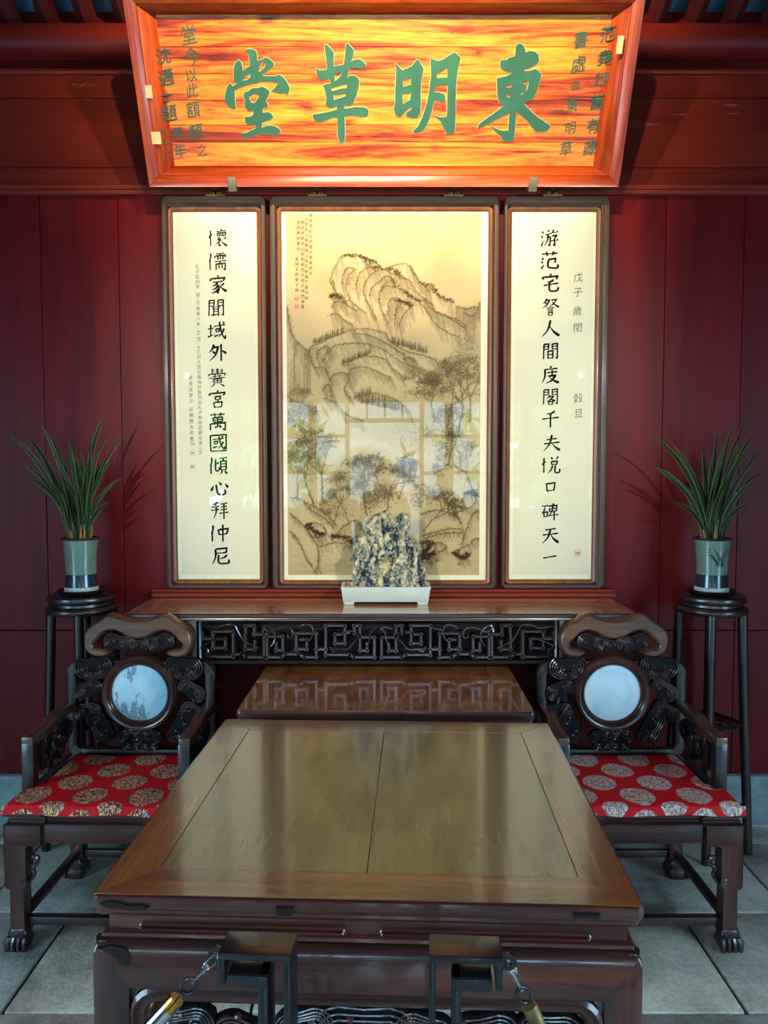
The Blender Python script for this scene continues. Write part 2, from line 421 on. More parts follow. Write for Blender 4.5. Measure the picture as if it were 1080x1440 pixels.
class MB:
    def __init__(s): s.v = []; s.f = []; s.uv = {}

    def add(s, verts, faces):
        b = len(s.v); s.v.extend([Vector(p) for p in verts]); s.f.extend([tuple(b + i for i in f) for f in faces])
        return s

    def box(s, x0, x1, y0, y1, z0, z1, mat=None):
        v = [(x, y, z) for z in (z0, z1) for y in (y0, y1) for x in (x0, x1)]
        if mat: v = [mat @ Vector(p) for p in v]
        return s.add(v, [(0, 2, 3, 1), (4, 5, 7, 6), (0, 1, 5, 4), (2, 6, 7, 3), (0, 4, 6, 2), (1, 3, 7, 5)])

    def loft(s, loops, close_loop=True, cap=True):
        n = len(loops[0]); vs_ = [p for l in loops for p in l]; fs = []
        for i in range(len(loops) - 1):
            for k in range(n if close_loop else n - 1):
                k2 = (k + 1) % n
                fs.append((i * n + k, i * n + k2, (i + 1) * n + k2, (i + 1) * n + k))
        if cap:
            fs.append(tuple(range(n - 1, -1, -1))); fs.append(tuple((len(loops) - 1) * n + k for k in range(n)))
        return s.add(vs_, fs)

    def tube(s, pts, r, n=6, closed=False, flat=1.0):
        P = [Vector(p) for p in pts]; L = len(P); loops = []
        rf = r if callable(r) else (lambda t: r)
        up = Vector((0, 0, 1)); prev = None
        for i in range(L):
            d = (P[(i + 1) % L] - P[i - 1]) if closed else (P[min(i + 1, L - 1)] - P[max(i - 1, 0)])
            d = d.normalized() if d.length > 1e-9 else Vector((0, 0, 1))
            if prev is None:
                u = up if abs(d.dot(up)) < 0.9 else Vector((0, 1, 0))
                a = d.cross(u).normalized()
            else:
                a = (prev - d * prev.dot(d)); a = a.normalized() if a.length > 1e-6 else prev
            prev = a; b = a.cross(d)
            rr = rf(i / max(1, L - 1))
            loops.append([P[i] + (a * math.cos(2 * math.pi * k / n) + b * math.sin(2 * math.pi * k / n) * flat) * rr for k in range(n)])
        if closed: loops.append(loops[0]); return s.loft(loops, True, False)
        return s.loft(loops)

    def lathe(s, prof, n=28, c=(0, 0)):
        loops = [[(c[0] + r * math.cos(2 * math.pi * k / n), c[1] + r * math.sin(2 * math.pi * k / n), z) for k in range(n)] for r, z in prof]
        return s.loft(loops)

    def prism(s, outer, T, d0, d1, holes=()):
        loops = [[Vector((p[0], p[1], 0)) for p in L] for L in (outer, *holes)]
        tris = tessellate_polygon(loops); flat = [p for L in loops for p in L]; n = len(flat)
        vs_ = [T(p[0], p[1], d) for d in (d0, d1) for p in flat]
        fs = [tuple(t) for t in tris] + [tuple(n + i for i in reversed(t)) for t in tris]
        b = 0
        for L in loops:
            m = len(L)
            fs += [(b + k, b + (k + 1) % m, n + b + (k + 1) % m, n + b + k) for k in range(m)]
            b += m
        return s.add(vs_, fs)

    def ring(s, hw, hh, r, prof, c=(0, 0), n=5, T=None):
        # moulding round a rounded rectangle in the XZ plane; prof = [(outward offset, y), ...]
        T = T or (lambda x, z, y: (x, y, z))
        loops = [[T(c[0] + p[0], c[1] + p[1], y) for p in rrect(hw + o, hh + o, max(r + o, 0.0008), n)] for o, y in prof]
        return s.loft(loops, True, False)

    def circ(s, c, rad, prof, n=48):
        loops = [[(c[0] + (rad + o) * math.cos(2 * math.pi * k / n), y, c[1] + (rad + o) * math.sin(2 * math.pi * k / n)) for k in range(n)] for o, y in prof]
        return s.loft(loops, True, False)

    def build(s, name, mat, parent=None, sharp=38, bevel=0.0, seg=2, fixn=True):
        me = bpy.data.meshes.new(name)
        me.from_pydata([tuple(v) for v in s.v], [], s.f); me.update()
        if fixn or bevel:
            bm = bmesh.new(); bm.from_mesh(me)
            if bevel:
                bm.edges.ensure_lookup_table()
                bmesh.ops.remove_doubles(bm, verts=bm.verts, dist=1e-5)
                es = [e for e in bm.edges if len(e.link_faces) == 2 and e.calc_face_angle(0) > R(40)]
                bmesh.ops.bevel(bm, geom=es, offset=bevel, segments=seg, affect='EDGES', profile=0.5, clamp_overlap=True)
            bmesh.ops.recalc_face_normals(bm, faces=bm.faces)
            bm.to_mesh(me); bm.free()
        me.polygons.foreach_set('use_smooth', [True] * len(me.polygons))
        me.set_sharp_from_angle(angle=R(sharp))
        if mat: me.materials.append(M[mat] if isinstance(mat, str) else mat)
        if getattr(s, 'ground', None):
            me.materials.append(M['carve_shade'])
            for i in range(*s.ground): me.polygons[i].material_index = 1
        o = bpy.data.objects.new(name, me); COL.objects.link(o)
        if parent: o.parent = parent
        return o


def tag(o, label=None, cat=None, group=None, kind=None):
    if label: o['label'] = label
    if cat: o['category'] = cat
    if group: o['group'] = group
    if kind: o['kind'] = kind
    return o


def thing(name, label, cat, loc=(0, 0, 0), rot=(0, 0, 0), group=None):
    o = bpy.data.objects.new(name, None); COL.objects.link(o)
    o.location = loc; o.rotation_euler = rot; o.empty_display_size = 0.1
    return tag(o, label, cat, group)


def struct(name, label=None, cat=None):
    o = bpy.data.objects.new(name, None); COL.objects.link(o)
    return tag(o, label, cat, None, 'structure')


def mat_of(loc, rot):
    from mathutils import Euler
    return Matrix.Translation(loc) @ Euler(rot).to_matrix().to_4x4()


# ruyi cloud carving: lobed plate with nested raised lines that curl into two spirals
def cloud(mb, cx, cz, w, y0, y1, ang=0.0, lr=0.0028, levels=(0.20, 0.29, 0.385), T=None, h=1.0):
    ca, sa = math.cos(R(ang)), math.sin(R(ang))
    T = T or (lambda x, z, y: Vector((x, y, z)))
    def tr(x, z, y):
        x, z = x * w, z * w * h
        return T(cx + x * ca - z * sa, cz + x * sa + z * ca, y)
    def contour(Rr):
        pts = []
        for k in range(9):
            a = R(235 - k * 20); pts.append((-0.27 + Rr * math.cos(a), Rr * math.sin(a)))
        pts.append((0, Rr * 0.88 + 0.02))
        for k in range(9):
            a = R(105 - k * 20); pts.append((0.27 + Rr * math.cos(a), Rr * math.sin(a)))
        return pts
    out = contour(levels[-1] + 0.05)
    out = [(x * (1 + 0.04 * math.sin(i * 1.9)), z) for i, (x, z) in enumerate(out)] + [(0.16, -0.30), (0, -0.36), (-0.16, -0.30)]
    f0 = len(mb.f)
    mb.prism(out, lambda x, z, d: tr(x, z, d), y1, y0 + abs(y1 - y0) * 0.18 * (1 if y1 > y0 else -1))
    mb.ground = (f0, len(mb.f))  # plate faces get the painted shade colour below the raised lines
    for L in levels:
        mb.tube([tr(x, z, y0) for x, z in contour(L)], lr, 6)
    for sg in (-1, 1):
        sp = []
        for k in range(15):
            a = k * 0.62; rr = 0.035 + 0.13 * k / 14
            sp.append(tr(sg * (0.27 + rr * math.cos(a + 0.6)), rr * math.sin(a + 0.6), y0))
        mb.tube(sp, lr * 0.9, 6)
        c = tr(sg * 0.27, 0, y0)
        ico = [(0, 0, 1), (1, 0, 0), (0, 1, 0), (-1, 0, 0), (0, -1, 0), (0, 0, -1)]
        q = 0.035 * w + lr
        mb.add([c + Vector(p) * q for p in ico], [(0, 1, 2), (0, 2, 3), (0, 3, 4), (0, 4, 1), (5, 2, 1), (5, 3, 2), (5, 4, 3), (5, 1, 4)])
    return mb


# ------------------------------------------------------------------ lettering
_gl = {}
def glyph(ch, bold=0.0, res=3):
    k = (ch, bold, res)
    if k not in _gl:
        c = bpy.data.curves.new('g', 'FONT'); c.body = ch; c.offset = bold; c.resolution_u = res
        o = bpy.data.objects.new('g', c); COL.objects.link(o)
        dg = bpy.context.evaluated_depsgraph_get()
        m = o.evaluated_get(dg).to_mesh()
        vs_ = [tuple(v.co) for v in m.vertices]; fs = [tuple(p.vertices) for p in m.polygons]
        o.evaluated_get(dg).to_mesh_clear()
        bpy.data.objects.remove(o); bpy.data.curves.remove(c)
        xs = [v[0] for v in vs_]; ys = [v[1] for v in vs_]
        cx, cy = (min(xs) + max(xs)) / 2, (min(ys) + max(ys)) / 2
        s = 1.0
        _gl[k] = ([((x - cx) * s, (y - cy) * s) for x, y, _ in vs_], fs)
    return _gl[k]


def put_glyph(mb, ch, T, cx, cz, size, depth, slant=0.10, bold=0.0, jit=0.0):
    """brush-like: strokes rise to the right and wobble a little"""
    vs_, fs = glyph(ch, bold)
    out = []
    for x, y in vs_:
        y2 = y + slant * x + jit * math.sin(x * 9 + y * 5)
        x2 = x * 0.98 + jit * math.sin(y * 11 + x * 4)
        out.append(T(cx + x2 * size, cz + y2 * size, depth))
    mb.add(out, fs)
    return mb

# ================================================================== THE ROOM
WALL = 3.62
FW = -1.8          # the front wall with its lattice doors, behind the camera
SW = 3.2
fl = struct('floor')
MB().box(-SW, SW, FW, WALL, -0.06, -0.012).build('joint_bed', 'joint', fl)
ys = [3.62, 3.42, 2.87, 2.32, 1.76, 1.2, 0.6, 0.0, -0.9, -1.8]
for r_ in range(len(ys) - 1):
    y1, y0 = ys[r_], ys[r_ + 1]
    off = {0: 0.2, 1: -0.36, 2: 0.0, 3: -0.46, 4: -0.1}.get(r_, (r_ % 2) * 0.4)
    x = 1.14 + off - 0.78 * 6; xs_ = []
    while x < SW: xs_.append(x); x += 0.78
    xs_ = [-SW] + [q for q in xs_ if q > -SW + 0.12] + [SW]
    for k in range(len(xs_) - 1):
        dz = random.uniform(-0.003, 0.001)
        g = 0.005
        MB().box(xs_[k] + g, xs_[k + 1] - g, y0 + g, y1 - g, -0.05, dz).build('stone_slab', 'stone', fl, bevel=0.006, seg=2)

# back wall: upright lacquered boards, a cross joint low down, level boards above the rail
wb = struct('wall_back')
MB().box(-SW, SW, WALL + 0.02, WALL + 0.12, 0, 5.2).build('backing', 'red_dark', wb)
x = -3.14
edges = [-SW]
while x < SW - 0.1:
    edges.append(x); x += 0.362
edges = sorted(set([round(1.305 + 0.362 * k, 4) for k in range(-12, 6)]))
edges = [-SW] + [e for e in edges if -SW + 0.1 < e < SW - 0.1] + [SW]
for k in range(len(edges) - 1):
    a, b = edges[k] + 0.0012, edges[k + 1] - 0.0012
    MB().box(a, b, WALL, WALL + 0.02, 0.937, 2.96).build('plank', 'red_v', wb, bevel=0.0015, seg=1)
    MB().box(a, b, WALL, WALL + 0.02, 0.24, 0.933).build('plank', 'red_v', wb, bevel=0.0015, seg=1)
for z0, z1 in ((3.0, 3.085), (3.087, 3.395), (3.397, 3.50)):
    MB().box(-SW, SW, WALL, WALL + 0.02, z0, z1).build('plank', 'red_h', wb, bevel=0.002, seg=1)
MB().box(-SW, SW, WALL - 0.012, WALL + 0.02, 3.50, 3.525).build('top_batten', 'red_rail', wb, bevel=0.003)
bb = MB().box(-SW, SW, WALL - 0.03, WALL + 0.02, 0, 0.238).build('baseboard_back', 'plinth', None, bevel=0.004)
tag(bb, kind='structure')
# rail above the scrolls (grooved) and the ledge below them
t1 = MB(); prof = [(0.0, 2.958), (-0.024, 2.958), (-0.028, 2.962), (-0.028, 2.976), (-0.02, 2.979), (-0.028, 2.982), (-0.028, 2.997), (-0.024, 3.001), (0, 3.001)]
t1.loft([[(x, WALL + y, z) for y, z in prof] for x in (-SW, SW)])
tag(t1.build('trim_1', 'red_rail'), kind='structure')
t2 = MB(); prof = [(0, 1.103), (-0.05, 1.103), (-0.054, 1.108), (-0.054, 1.118), (-0.044, 1.122), (-0.05, 1.126), (-0.054, 1.131), (-0.05, 1.138), (0, 1.138)]
t2.loft([[(x, WALL + y, z) for y, z in prof] for x in (-1.085, 1.085)])
tag(t2.build('trim_2', 'red_rail'), kind='structure')
# round purlin
t3 = MB(); t3.loft([[(x, 3.545 + 0.073 * math.cos(a * math.pi / 16), 3.605 + 0.073 * math.sin(a * math.pi / 16)) for a in range(32)] for x in (-SW, SW)])
tag(t3.build('trim_3', 'red_dark'), kind='structure')

# roof: tiles on rafters that fall towards the back wall
ce = struct('ceiling')
SL = R(27)
rd = Vector((0, -math.cos(SL), math.sin(SL)))            # up the slope, towards the viewer
r0 = Vector((0, 3.66, 3.665)); rn = Vector((0, math.sin(SL), math.cos(SL)))
for k in range(-18, 19):
    x = k * 0.172 + 0.03
    t = MB()
    for s in (0,):
        a = Vector((x, 0, 0)) + r0 + rn * 0.045; b = a + rd * 3.2
        t.tube([a, b], 0.046, 8)
    t.build('rafter', 'rafter', ce)
tile_me = None
for k in range(-18, 18):
    for j in range(5):
        x = k * 0.172 + 0.116
        if tile_me is None:
            o = MB().box(-0.083, 0.083, -0.012, 0.012, -0.125, 0.125).build('roof_tile', 'tile', ce, bevel=0.003, seg=1); tile_me = o.data
        else:
            o = bpy.data.objects.new('roof_tile', tile_me); COL.objects.link(o); o.parent = ce
        p = r0 + rn * (0.115 + 0.016 * (j % 2)) + rd * (0.02 + 0.245 * j + 0.1)
        o.location = (x, p.y, p.z); o.rotation_euler = (R(90) - SL, 0, 0)
        o.rotation_euler = (R(63), 0, 0)
a0 = r0 + rn * 0.16 - rd * 0.3; a1 = a0 + rd * 3.75
MB().loft([[(-SW, *(a0)[1:]), (SW, *(a0)[1:]), (SW, *(a0 + rn * 0.08)[1:]), (-SW, *(a0 + rn * 0.08)[1:])],
           [(-SW, *(a1)[1:]), (SW, *(a1)[1:]), (SW, *(a1 + rn * 0.08)[1:]), (-SW, *(a1 + rn * 0.08)[1:])]]).build('roof_boarding', 'rafter', ce)
MB().loft([[(-SW, a1.y, a1.z), (SW, a1.y, a1.z), (SW, a1.y, a1.z + 0.08), (-SW, a1.y, a1.z + 0.08)],
           [(-SW, FW - 0.5, 3.7), (SW, FW - 0.5, 3.7), (SW, FW - 0.5, 3.78), (-SW, FW - 0.5, 3.78)]]).build('roof_boarding', 'rafter', ce)

# side walls with a window opening each, and the front wall with open lattice doors
for nm, sx in (('wall_left', -1), ('wall_right', 1)):
    m = MB(); xa, xb = sorted((sx * SW, sx * (SW + 0.12)))
    m.box(xa, xb, FW, -0.9, 0, 5.4).box(xa, xb, 1.1, WALL + 0.12, 0, 5.4).box(xa, xb, -0.9, 1.1, 0, 0.5).box(xa, xb, -0.9, 1.1, 2.5, 5.4)
    tag(m.build(nm, 'innerwall'), kind='structure')
m = MB()
for a, b in ((-SW, -2.1), (2.1, SW)): m.box(a, b, FW - 0.1, FW, 0, 2.55)
m.box(-SW, SW, FW - 0.1, FW, 2.55, 4.6)
tag(m.build('wall_front', 'innerwall'), kind='structure')
for i, (xa, xb, kind) in enumerate(((-2.05, -1.30, 'leaf'), (-1.18, -0.44, 'leaf'), (-0.40, 0.42, 'open'), (0.46, 1.12, 'leaf'), (1.30, 2.05, 'leaf'))):
    d = MB()
    d.box(xa - 0.045, xa, FW - 0.08, FW + 0.02, 0, 2.55); d.box(xb, xb + 0.045, FW - 0.08, FW + 0.02, 0, 2.55)
    d.box(xa, xb, FW - 0.06, FW, 2.48, 2.55)
    o = struct('door_%d' % (i + 1)); d.build('door_frame', 'ebony_z', o)
    if kind == 'open':
        MB().box(xa, xb, FW - 0.05, FW, 2.24, 2.29).build('transom', 'ebony_x', o)
        for q in range(1, 4): MB().box(xa + (xb - xa) * q / 4 - 0.012, xa + (xb - xa) * q / 4 + 0.012, FW - 0.05, FW, 2.29, 2.48).build('muntin', 'ebony_z', o)
    else:
        mid = (xa + xb) / 2 - 0.03
        MB().box(xa, xb, FW - 0.05, FW, 0.02, 1.25).build('door_panel', 'ebony_z', o)
        for z in (1.66, 2.08): MB().box(xa, xb, FW - 0.05, FW, z - 0.02, z + 0.02).build('muntin', 'ebony_x', o)
        MB().box(mid - 0.05, mid + 0.05, FW - 0.05, FW, 1.25, 2.48).build('muntin', 'ebony_z', o)
    # (the wall reflected in the picture glass is what shows these)
m = MB()
for a, b in ((-2.1, -2.095), (2.095, 2.1), (-1.255, -1.225), (1.165, 1.255)): m.box(a, b, FW - 0.08, FW, 0, 2.55)
tag(m.build('trim_4', 'ebony_z'), kind='structure')

# courtyard outside the doors, seen only mirrored in the glass
tag(MB().box(-12, 12, -14, FW - 0.1, -0.2, -0.08).build('courtyard_paving', 'courtstone'), kind='structure')
o = thing('relief_wall', 'pale relief wall across the courtyard, mirrored in the picture glass', 'wall', (0, -8.2, -0.08))
m = MB()
NX, NZ = 60, 20
vv = []; ff = []
for j in range(NZ + 1):
    for i in range(NX + 1):
        x, z = -3 + 6 * i / NX, 3.4 * j / NZ
        vv.append((x, 0.10 * noise.noise(Vector((x * 1.6, z * 1.6, 3))) + 0.05 * noise.noise(Vector((x * 5, z * 5, 9))), z))
for j in range(NZ):
    for i in range(NX):
        a = j * (NX + 1) + i; ff.append((a, a + 1, a + NX + 2, a + NX + 1))
m.add(vv, ff); m.box(-3, 3, -0.5, -0.12, 0, 3.4)
m.build('relief_face', 'whitewall', o)
m = MB(); sp = smooth([(-1.6, 0.1, 0.9), (-1.0, 0.12, 1.9), (-0.2, 0.12, 2.2), (0.6, 0.12, 1.7), (1.3, 0.12, 1.1), (2.0, 0.12, 1.5)], 10)
m.tube(sp, lambda t: 0.20 * (1 - 0.6 * t), 10)
m.build('serpentine_relief', 'whitewall', o)
MB().box(-3.2, 3.2, -0.65, 0.3, 3.4, 3.6).build('wall_coping', 'tile', o)
for k, (x, y, h) in enumerate(((-2.6, -5.4, 3.6), (-3.4, -11.2, 4.4), (2.8, -5.4, 3.6), (3.4, -11.4, 4.2), (8.8, -7.5, 4.0), (-9.0, -8, 4.2))):
    o = thing('courtyard_tree', ['broad leafy tree left of the relief wall', 'tall tree behind left end of the relief wall', 'broad leafy tree right of the relief wall', 'tall tree behind right end of the relief wall', 'far right courtyard tree beyond the others', 'far left courtyard tree beyond the others'][k] + ', mirrored in glass', 'tree', (x, y, -0.08))
    m = MB()
    rs = random.Random(k)
    for q in range(700):
        c = Vector((rs.gauss(0, 0.65), rs.gauss(0, 0.65), h * 0.62 + rs.gauss(0, h * 0.2)))
        d1 = Vector((rs.uniform(-1, 1), rs.uniform(-1, 1), rs.uniform(-1, 1))).normalized() * 0.2
        d2 = d1.cross(Vector((rs.uniform(-1, 1), rs.uniform(-1, 1), 1))).normalized() * 0.11
        m.add([c - d1, c - d2, c + d1, c + d2], [(0, 1, 2, 3)])
    m.build('foliage', 'hedge', o, fixn=False); MB().tube([(0, 0, 0), (0.05, 0, h * 0.4), (0, 0.05, h * 0.7)], lambda t: 0.12 - 0.06 * t, 8).build('trunk', 'ebony_z', o)

# ================================================================== NAME BOARD
TILT = R(27)
PL, PR = (0, 3.50, 2.952), (TILT, 0, 0)
PM = mat_of(PL, PR); PMI = PM.inverted()
board = thing('name_board', 'tilted orange pine name board with four big green characters above the scrolls', 'sign', PL, PR)


def pb(px, py, yl=0.05):
    o_ = PMI @ Vector((0, 0, EYE)); d = PMI.to_3x3() @ ray(px, py)
    t = (yl - o_.y) / d.y
    return (o_.x + d.x * t, o_.z + d.z * t)


OX, OZ0 = 1.042, pb(540, 262.5, 0.0)[1]
OZ1 = pb(540, -14, 0.0)[1]
YF = 0.055
a = pb(243, 234, YF); b = pb(827, 234, YF); c = pb(213, 20, YF); d = pb(856, 20, YF)
IX = (abs(a[0]) + abs(b[0]) + abs(c[0]) + abs(d[0])) / 4
IZ0, IZ1 = a[1], c[1]
print('board', OZ0, OZ1, IX, IZ0, IZ1, a, b, c, d)
seams = [IZ0]
for py in (200, 176, 141, 104, 66, 15): seams.append(pb(540, py, YF)[1])
seams = [z for z in seams if z < IZ1 - 0.02] + [IZ1]
for k in range(len(seams) - 1):
    MB().box(-IX - 0.01, IX + 0.01, YF, YF + 0.02, seams[k] + 0.0008, seams[k + 1] - 0.0008).build('plank', 'pine_x', board, bevel=0.001, seg=1)
MB().box(-OX + 0.02, OX - 0.02, YF + 0.021, YF + 0.035, OZ0 + 0.02, OZ1 - 0.02).build('back_board', 'ebony_x', board)


def rim(prof_fn, sides):
    # four mitred boards between an outer and an inner rectangle
    pass


def mitre(o0, i0, name_mat):
    """o0/i0: (x, z0, z1, y) outer and inner rectangles; makes four mitred boards with thickness"""
    (ox, oz0, oz1, oy), (ix, iz0, iz1, iy) = o0, i0
    oc = [(-ox, oz0), (ox, oz0), (ox, oz1), (-ox, oz1)]; ic = [(-ix, iz0), (ix, iz0), (ix, iz1), (-ix, iz1)]
    for k in range(4):
        k2 = (k + 1) % 4
        loops = []
        for (o1, i1) in ((oc[k], ic[k]), (oc[k2], ic[k2])):
            loops.append([(o1[0], oy, o1[1]), (i1[0], iy, i1[1]), (i1[0], iy + 0.02, i1[1]), (o1[0], oy + 0.05, o1[1])])
        MB().loft(loops).build('rim_board', name_mat[k % 2], board, bevel=0.0012, seg=1)


MXo, MZ = (OX + IX) / 2 + 0.01, 0.045
mitre((OX, OZ0, OZ1, -0.012), (MXo, OZ0 + MZ, OZ1 - MZ, 0.0), ('pine_rim_x', 'pine_rim_z'))
mitre((MXo - 0.001, OZ0 + MZ + 0.001, OZ1 - MZ - 0.001, 0.006), (IX, IZ0, IZ1, YF + 0.002), ('pine_rim_x', 'pine_rim_z'))

BIG = {
 'tang': (9, 300, 50, [
  ([(410,185),(430,165),(480,170),(530,185),(555,220),(558,315),(600,308),(660,275),(700,285),(765,345),(772,375),(745,405),(690,440),(640,475),(615,505),(680,512),(790,512),(830,490),(880,520),(925,570),(960,640),(968,690),(945,745),(900,725),(850,735),(790,715),(735,700),(775,665),(820,605),(795,580),(700,575),(600,575),(540,605),(460,610),(380,640),(330,660),(270,690),(275,770),(280,860),(285,925),(235,920),(185,880),(140,810),(150,750),(165,680),(190,620),(215,600),(245,640),(300,605),(262,550),(255,480),(262,400),(285,335),(320,305),(355,335),(370,400),(375,445),(420,410),(465,380),(460,320),(445,240)],
   [[(625,330),(660,350),(650,400),(600,450),(572,455),(590,400),(605,360)],[(360,570),(420,500),(468,475),(470,520),(440,555),(400,565)]]),
  ([(395,715),(440,705),(490,665),(560,662),(620,645),(665,665),(715,705),(700,760),(665,825),(690,865),(695,900),(640,910),(625,930),(628,975),(690,965),(735,985),(760,1030),(745,1050),(700,1070),(640,1085),(615,1110),(615,1165),(660,1145),(740,1135),(800,1155),(845,1190),(850,1220),(825,1245),(770,1265),(710,1245),(630,1240),(540,1260),(470,1275),(410,1300),(380,1285),(350,1235),(420,1230),(480,1195),(535,1175),(530,1115),(460,1135),(420,1110),(400,1075),(405,1025),(470,1025),(510,1000),(505,945),(460,955),(415,920),(400,890),(398,800),(382,760)],
   [[(450,775),(510,735),(580,745),(570,790),(520,855),(480,845)]])]),
 'cao': (9, 430, 50, [
  ([(240,105),(270,115),(320,165),(355,215),(355,390),(480,362),(495,250),(505,110),(540,105),(585,150),(612,195),(605,250),(575,330),(600,310),(670,295),(710,310),(765,365),(750,395),(710,420),(640,405),(560,410),(540,460),(525,530),(560,505),(620,505),(665,535),(682,580),(665,680),(630,790),(600,855),(560,885),(495,880),(490,925),(560,915),(630,900),(720,905),(765,915),(795,945),(795,1000),(760,1025),(690,1025),(600,1005),(490,1020),(495,1150),(500,1280),(490,1340),(455,1365),(430,1345),(400,1270),(400,1030),(330,1040),(240,1075),(170,1095),(120,1075),(90,1035),(90,1000),(180,985),(300,960),(395,935),(395,890),(310,915),(265,895),(250,870),(260,790),(245,700),(220,625),(270,610),(318,600),(300,545),(250,550),(215,570),(165,535),(135,480),(130,415),(170,435),(268,435),(260,300),(240,160)],
   [[(370,500),(458,455),(440,510),(390,560),(365,575)],[(320,665),(400,640),(520,608),(522,660),(440,670),(335,705)],[(345,745),(420,745),(505,733),(505,765),(430,790),(360,815)]])]),
 'ming': (9.818, 545, 60, [
  ([(100,290),(125,295),(205,380),(330,325),(400,235),(430,235),(465,300),(497,355),(485,440),(462,560),(458,700),(460,850),(455,960),(415,1035),(340,1040),(290,1025),(250,985),(275,950),(320,925),(335,895),(310,890),(250,940),(190,1010),(150,1020),(105,985),(85,920),(105,800),(105,650),(115,500),(120,380)],
   [[(215,515),(320,490),(325,580),(270,590),(212,605)],[(205,705),(325,690),(310,785),(260,815),(207,850)]]),
  ([(590,210),(640,235),(700,250),(760,230),(925,130),(965,165),(1008,205),(990,280),(965,400),(945,600),(940,800),(940,1000),(930,1200),(915,1250),(840,1255),(808,1260),(805,1220),(760,1150),(720,1070),(640,1000),(700,1020),(760,1025),(815,1020),(820,900),(825,700),(828,585),(740,580),(672,590),(645,680),(720,685),(780,705),(800,750),(795,800),(750,820),(700,800),(645,800),(615,930),(570,1070),(540,1130),(490,1215),(430,1240),(360,1250),(350,1220),(420,1150),(470,1050),(520,900),(560,740),(580,600),(600,450),(595,300)],
   [[(685,430),(820,340),(825,480),(740,480),(680,490)]])]),
 'dong': (9, 665, 50, [
  ([(540,130),(590,95),(635,120),(660,170),(665,215),(720,190),(790,205),(825,240),(835,310),(800,360),(740,395),(660,420),(635,445),(720,445),(790,420),(835,450),(862,490),(850,570),(815,680),(780,760),(740,810),(640,855),(690,910),(750,970),(820,1030),(900,1085),(975,1135),(970,1165),(930,1205),(860,1215),(800,1215),(750,1165),(680,1070),(610,1010),(548,955),(542,1080),(530,1200),(520,1310),(480,1335),(430,1345),(380,1315),(330,1255),(265,1190),(215,1130),(310,1185),(380,1205),(445,1200),(455,1080),(460,975),(370,1020),(260,1080),(150,1140),(60,1175),(75,1120),(180,1040),(280,970),(385,890),(335,850),(310,780),(300,540),(340,530),(430,510),(495,470),(400,445),(350,410),(340,360),(350,310),(430,305),(450,280),(520,265),(535,230)],
   [[(425,635),(490,612),(480,655),(430,660)],[(430,730),(475,765),(450,785),(428,775)],[(600,600),(690,570),(705,600),(690,680),(610,750),(590,745),(660,700),(680,640),(660,610)]])]),
}


def grow(poly, d):
    n = len(poly); A = sum(poly[i][0] * poly[(i + 1) % n][1] - poly[(i + 1) % n][0] * poly[i][1] for i in range(n))
    s = 1 if A > 0 else -1; out = []
    for i in range(n):
        p, q, r_ = Vector(poly[i - 1]), Vector(poly[i]), Vector(poly[(i + 1) % n])
        e1 = (q - p).normalized(); e2 = (r_ - q).normalized()
        nn = Vector((e1.y, -e1.x)) + Vector((e2.y, -e2.x))
        nn = nn.normalized() if nn.length > 0.2 else Vector((e1.y, -e1.x))
        out.append(tuple(q + nn * d * s))
    return out


SLO = (YF - 0.004) / (MXo - IX)
Tb = lambda x, z, d: Vector((x, YF + d - max(0.0, abs(x) - IX) * SLO, z))
for nm, (s, ox, oy, polys) in BIG.items():
    m, e = MB(), MB()
    for outer, holes in polys:
        cv = lambda L: [pb(ox + p[0] / s, oy + p[1] / s, YF) for p in L]
        m.prism(cv(outer), Tb, -0.0035, 0.001, [cv(h) for h in holes])
        e.prism(cv(grow(outer, 6)), Tb, -0.0014, 0.001, [cv(grow(h, -6)) for h in holes])
    o = m.build('character', 'green_paint', board, sharp=30)
    e.build('character_edge', 'pale_edge', o)
SM = [('范', 854, 47.5, 24), ('堯', 850, 81, 24), ('卿', 845, 111.6, 22), ('舊', 838.7, 143.7, 24), ('有', 834, 177, 24), ('藏', 829.5, 208, 24),
      ('書', 816.6, 56, 25), ('處', 813.5, 90, 25), ('曰', 809.4, 120.8, 16), ('東', 804.4, 148, 22), ('明', 802, 180, 20), ('草', 796, 209, 24),
      ('堂', 265.7, 49, 28), ('今', 269.5, 79.5, 28), ('以', 269.5, 105.5, 21), ('此', 270, 127, 22), ('額', 271.8, 154, 25), ('顏', 275.6, 185, 25), ('之', 284, 211, 20),
      ('沈', 230.5, 78, 25), ('邁', 234.4, 108.5, 26), ('士', 235, 134.5, 18), ('題', 239, 159.7, 26), ('時', 250.5, 186, 18), ('年', 253.5, 212, 22),
      ('九', 232.4, 186, 14), ('十', 234.7, 201.7, 12), ('二', 237.7, 215.4, 11)]
for ch, px, py, sz in SM:
    x, z = pb(px, py, YF); on_rim = abs(x) > IX - 0.035
    m = MB(); dep = -0.0022
    put_glyph(m, ch, Tb, x, z, sz * 0.00262, dep, 0.16, 0.003, 0.010)
    m.build('small_character', 'green_paint', board, fixn=False)
for px, py, w_, h_ in ((207, 129, 13, 15), (219, 194, 14, 15), (871.7, 63, 8, 20)):
    x, z = pb(px, py, 0.0); s = w_ * 0.0016; s2 = h_ * 0.0016
    yy = 0.004
    MB().box(x - s, x + s, yy - 0.006, yy - 0.004, z - s2, z + s2).build('paper_sticker', 'sticker', board)
for px in (326, 750):
    x, z = pb(px, 256, -0.014)
    MB().box(x - 0.018, x + 0.018, -0.02, -0.012, OZ0 - 0.012, OZ0 + 0.042).build('metal_clip', 'clip', board, bevel=0.002)
    MB().box(x - 0.018, x + 0.018, -0.02, 0.06, OZ0 - 0.018, OZ0 - 0.006).build('metal_clip', 'clip', board, bevel=0.002)
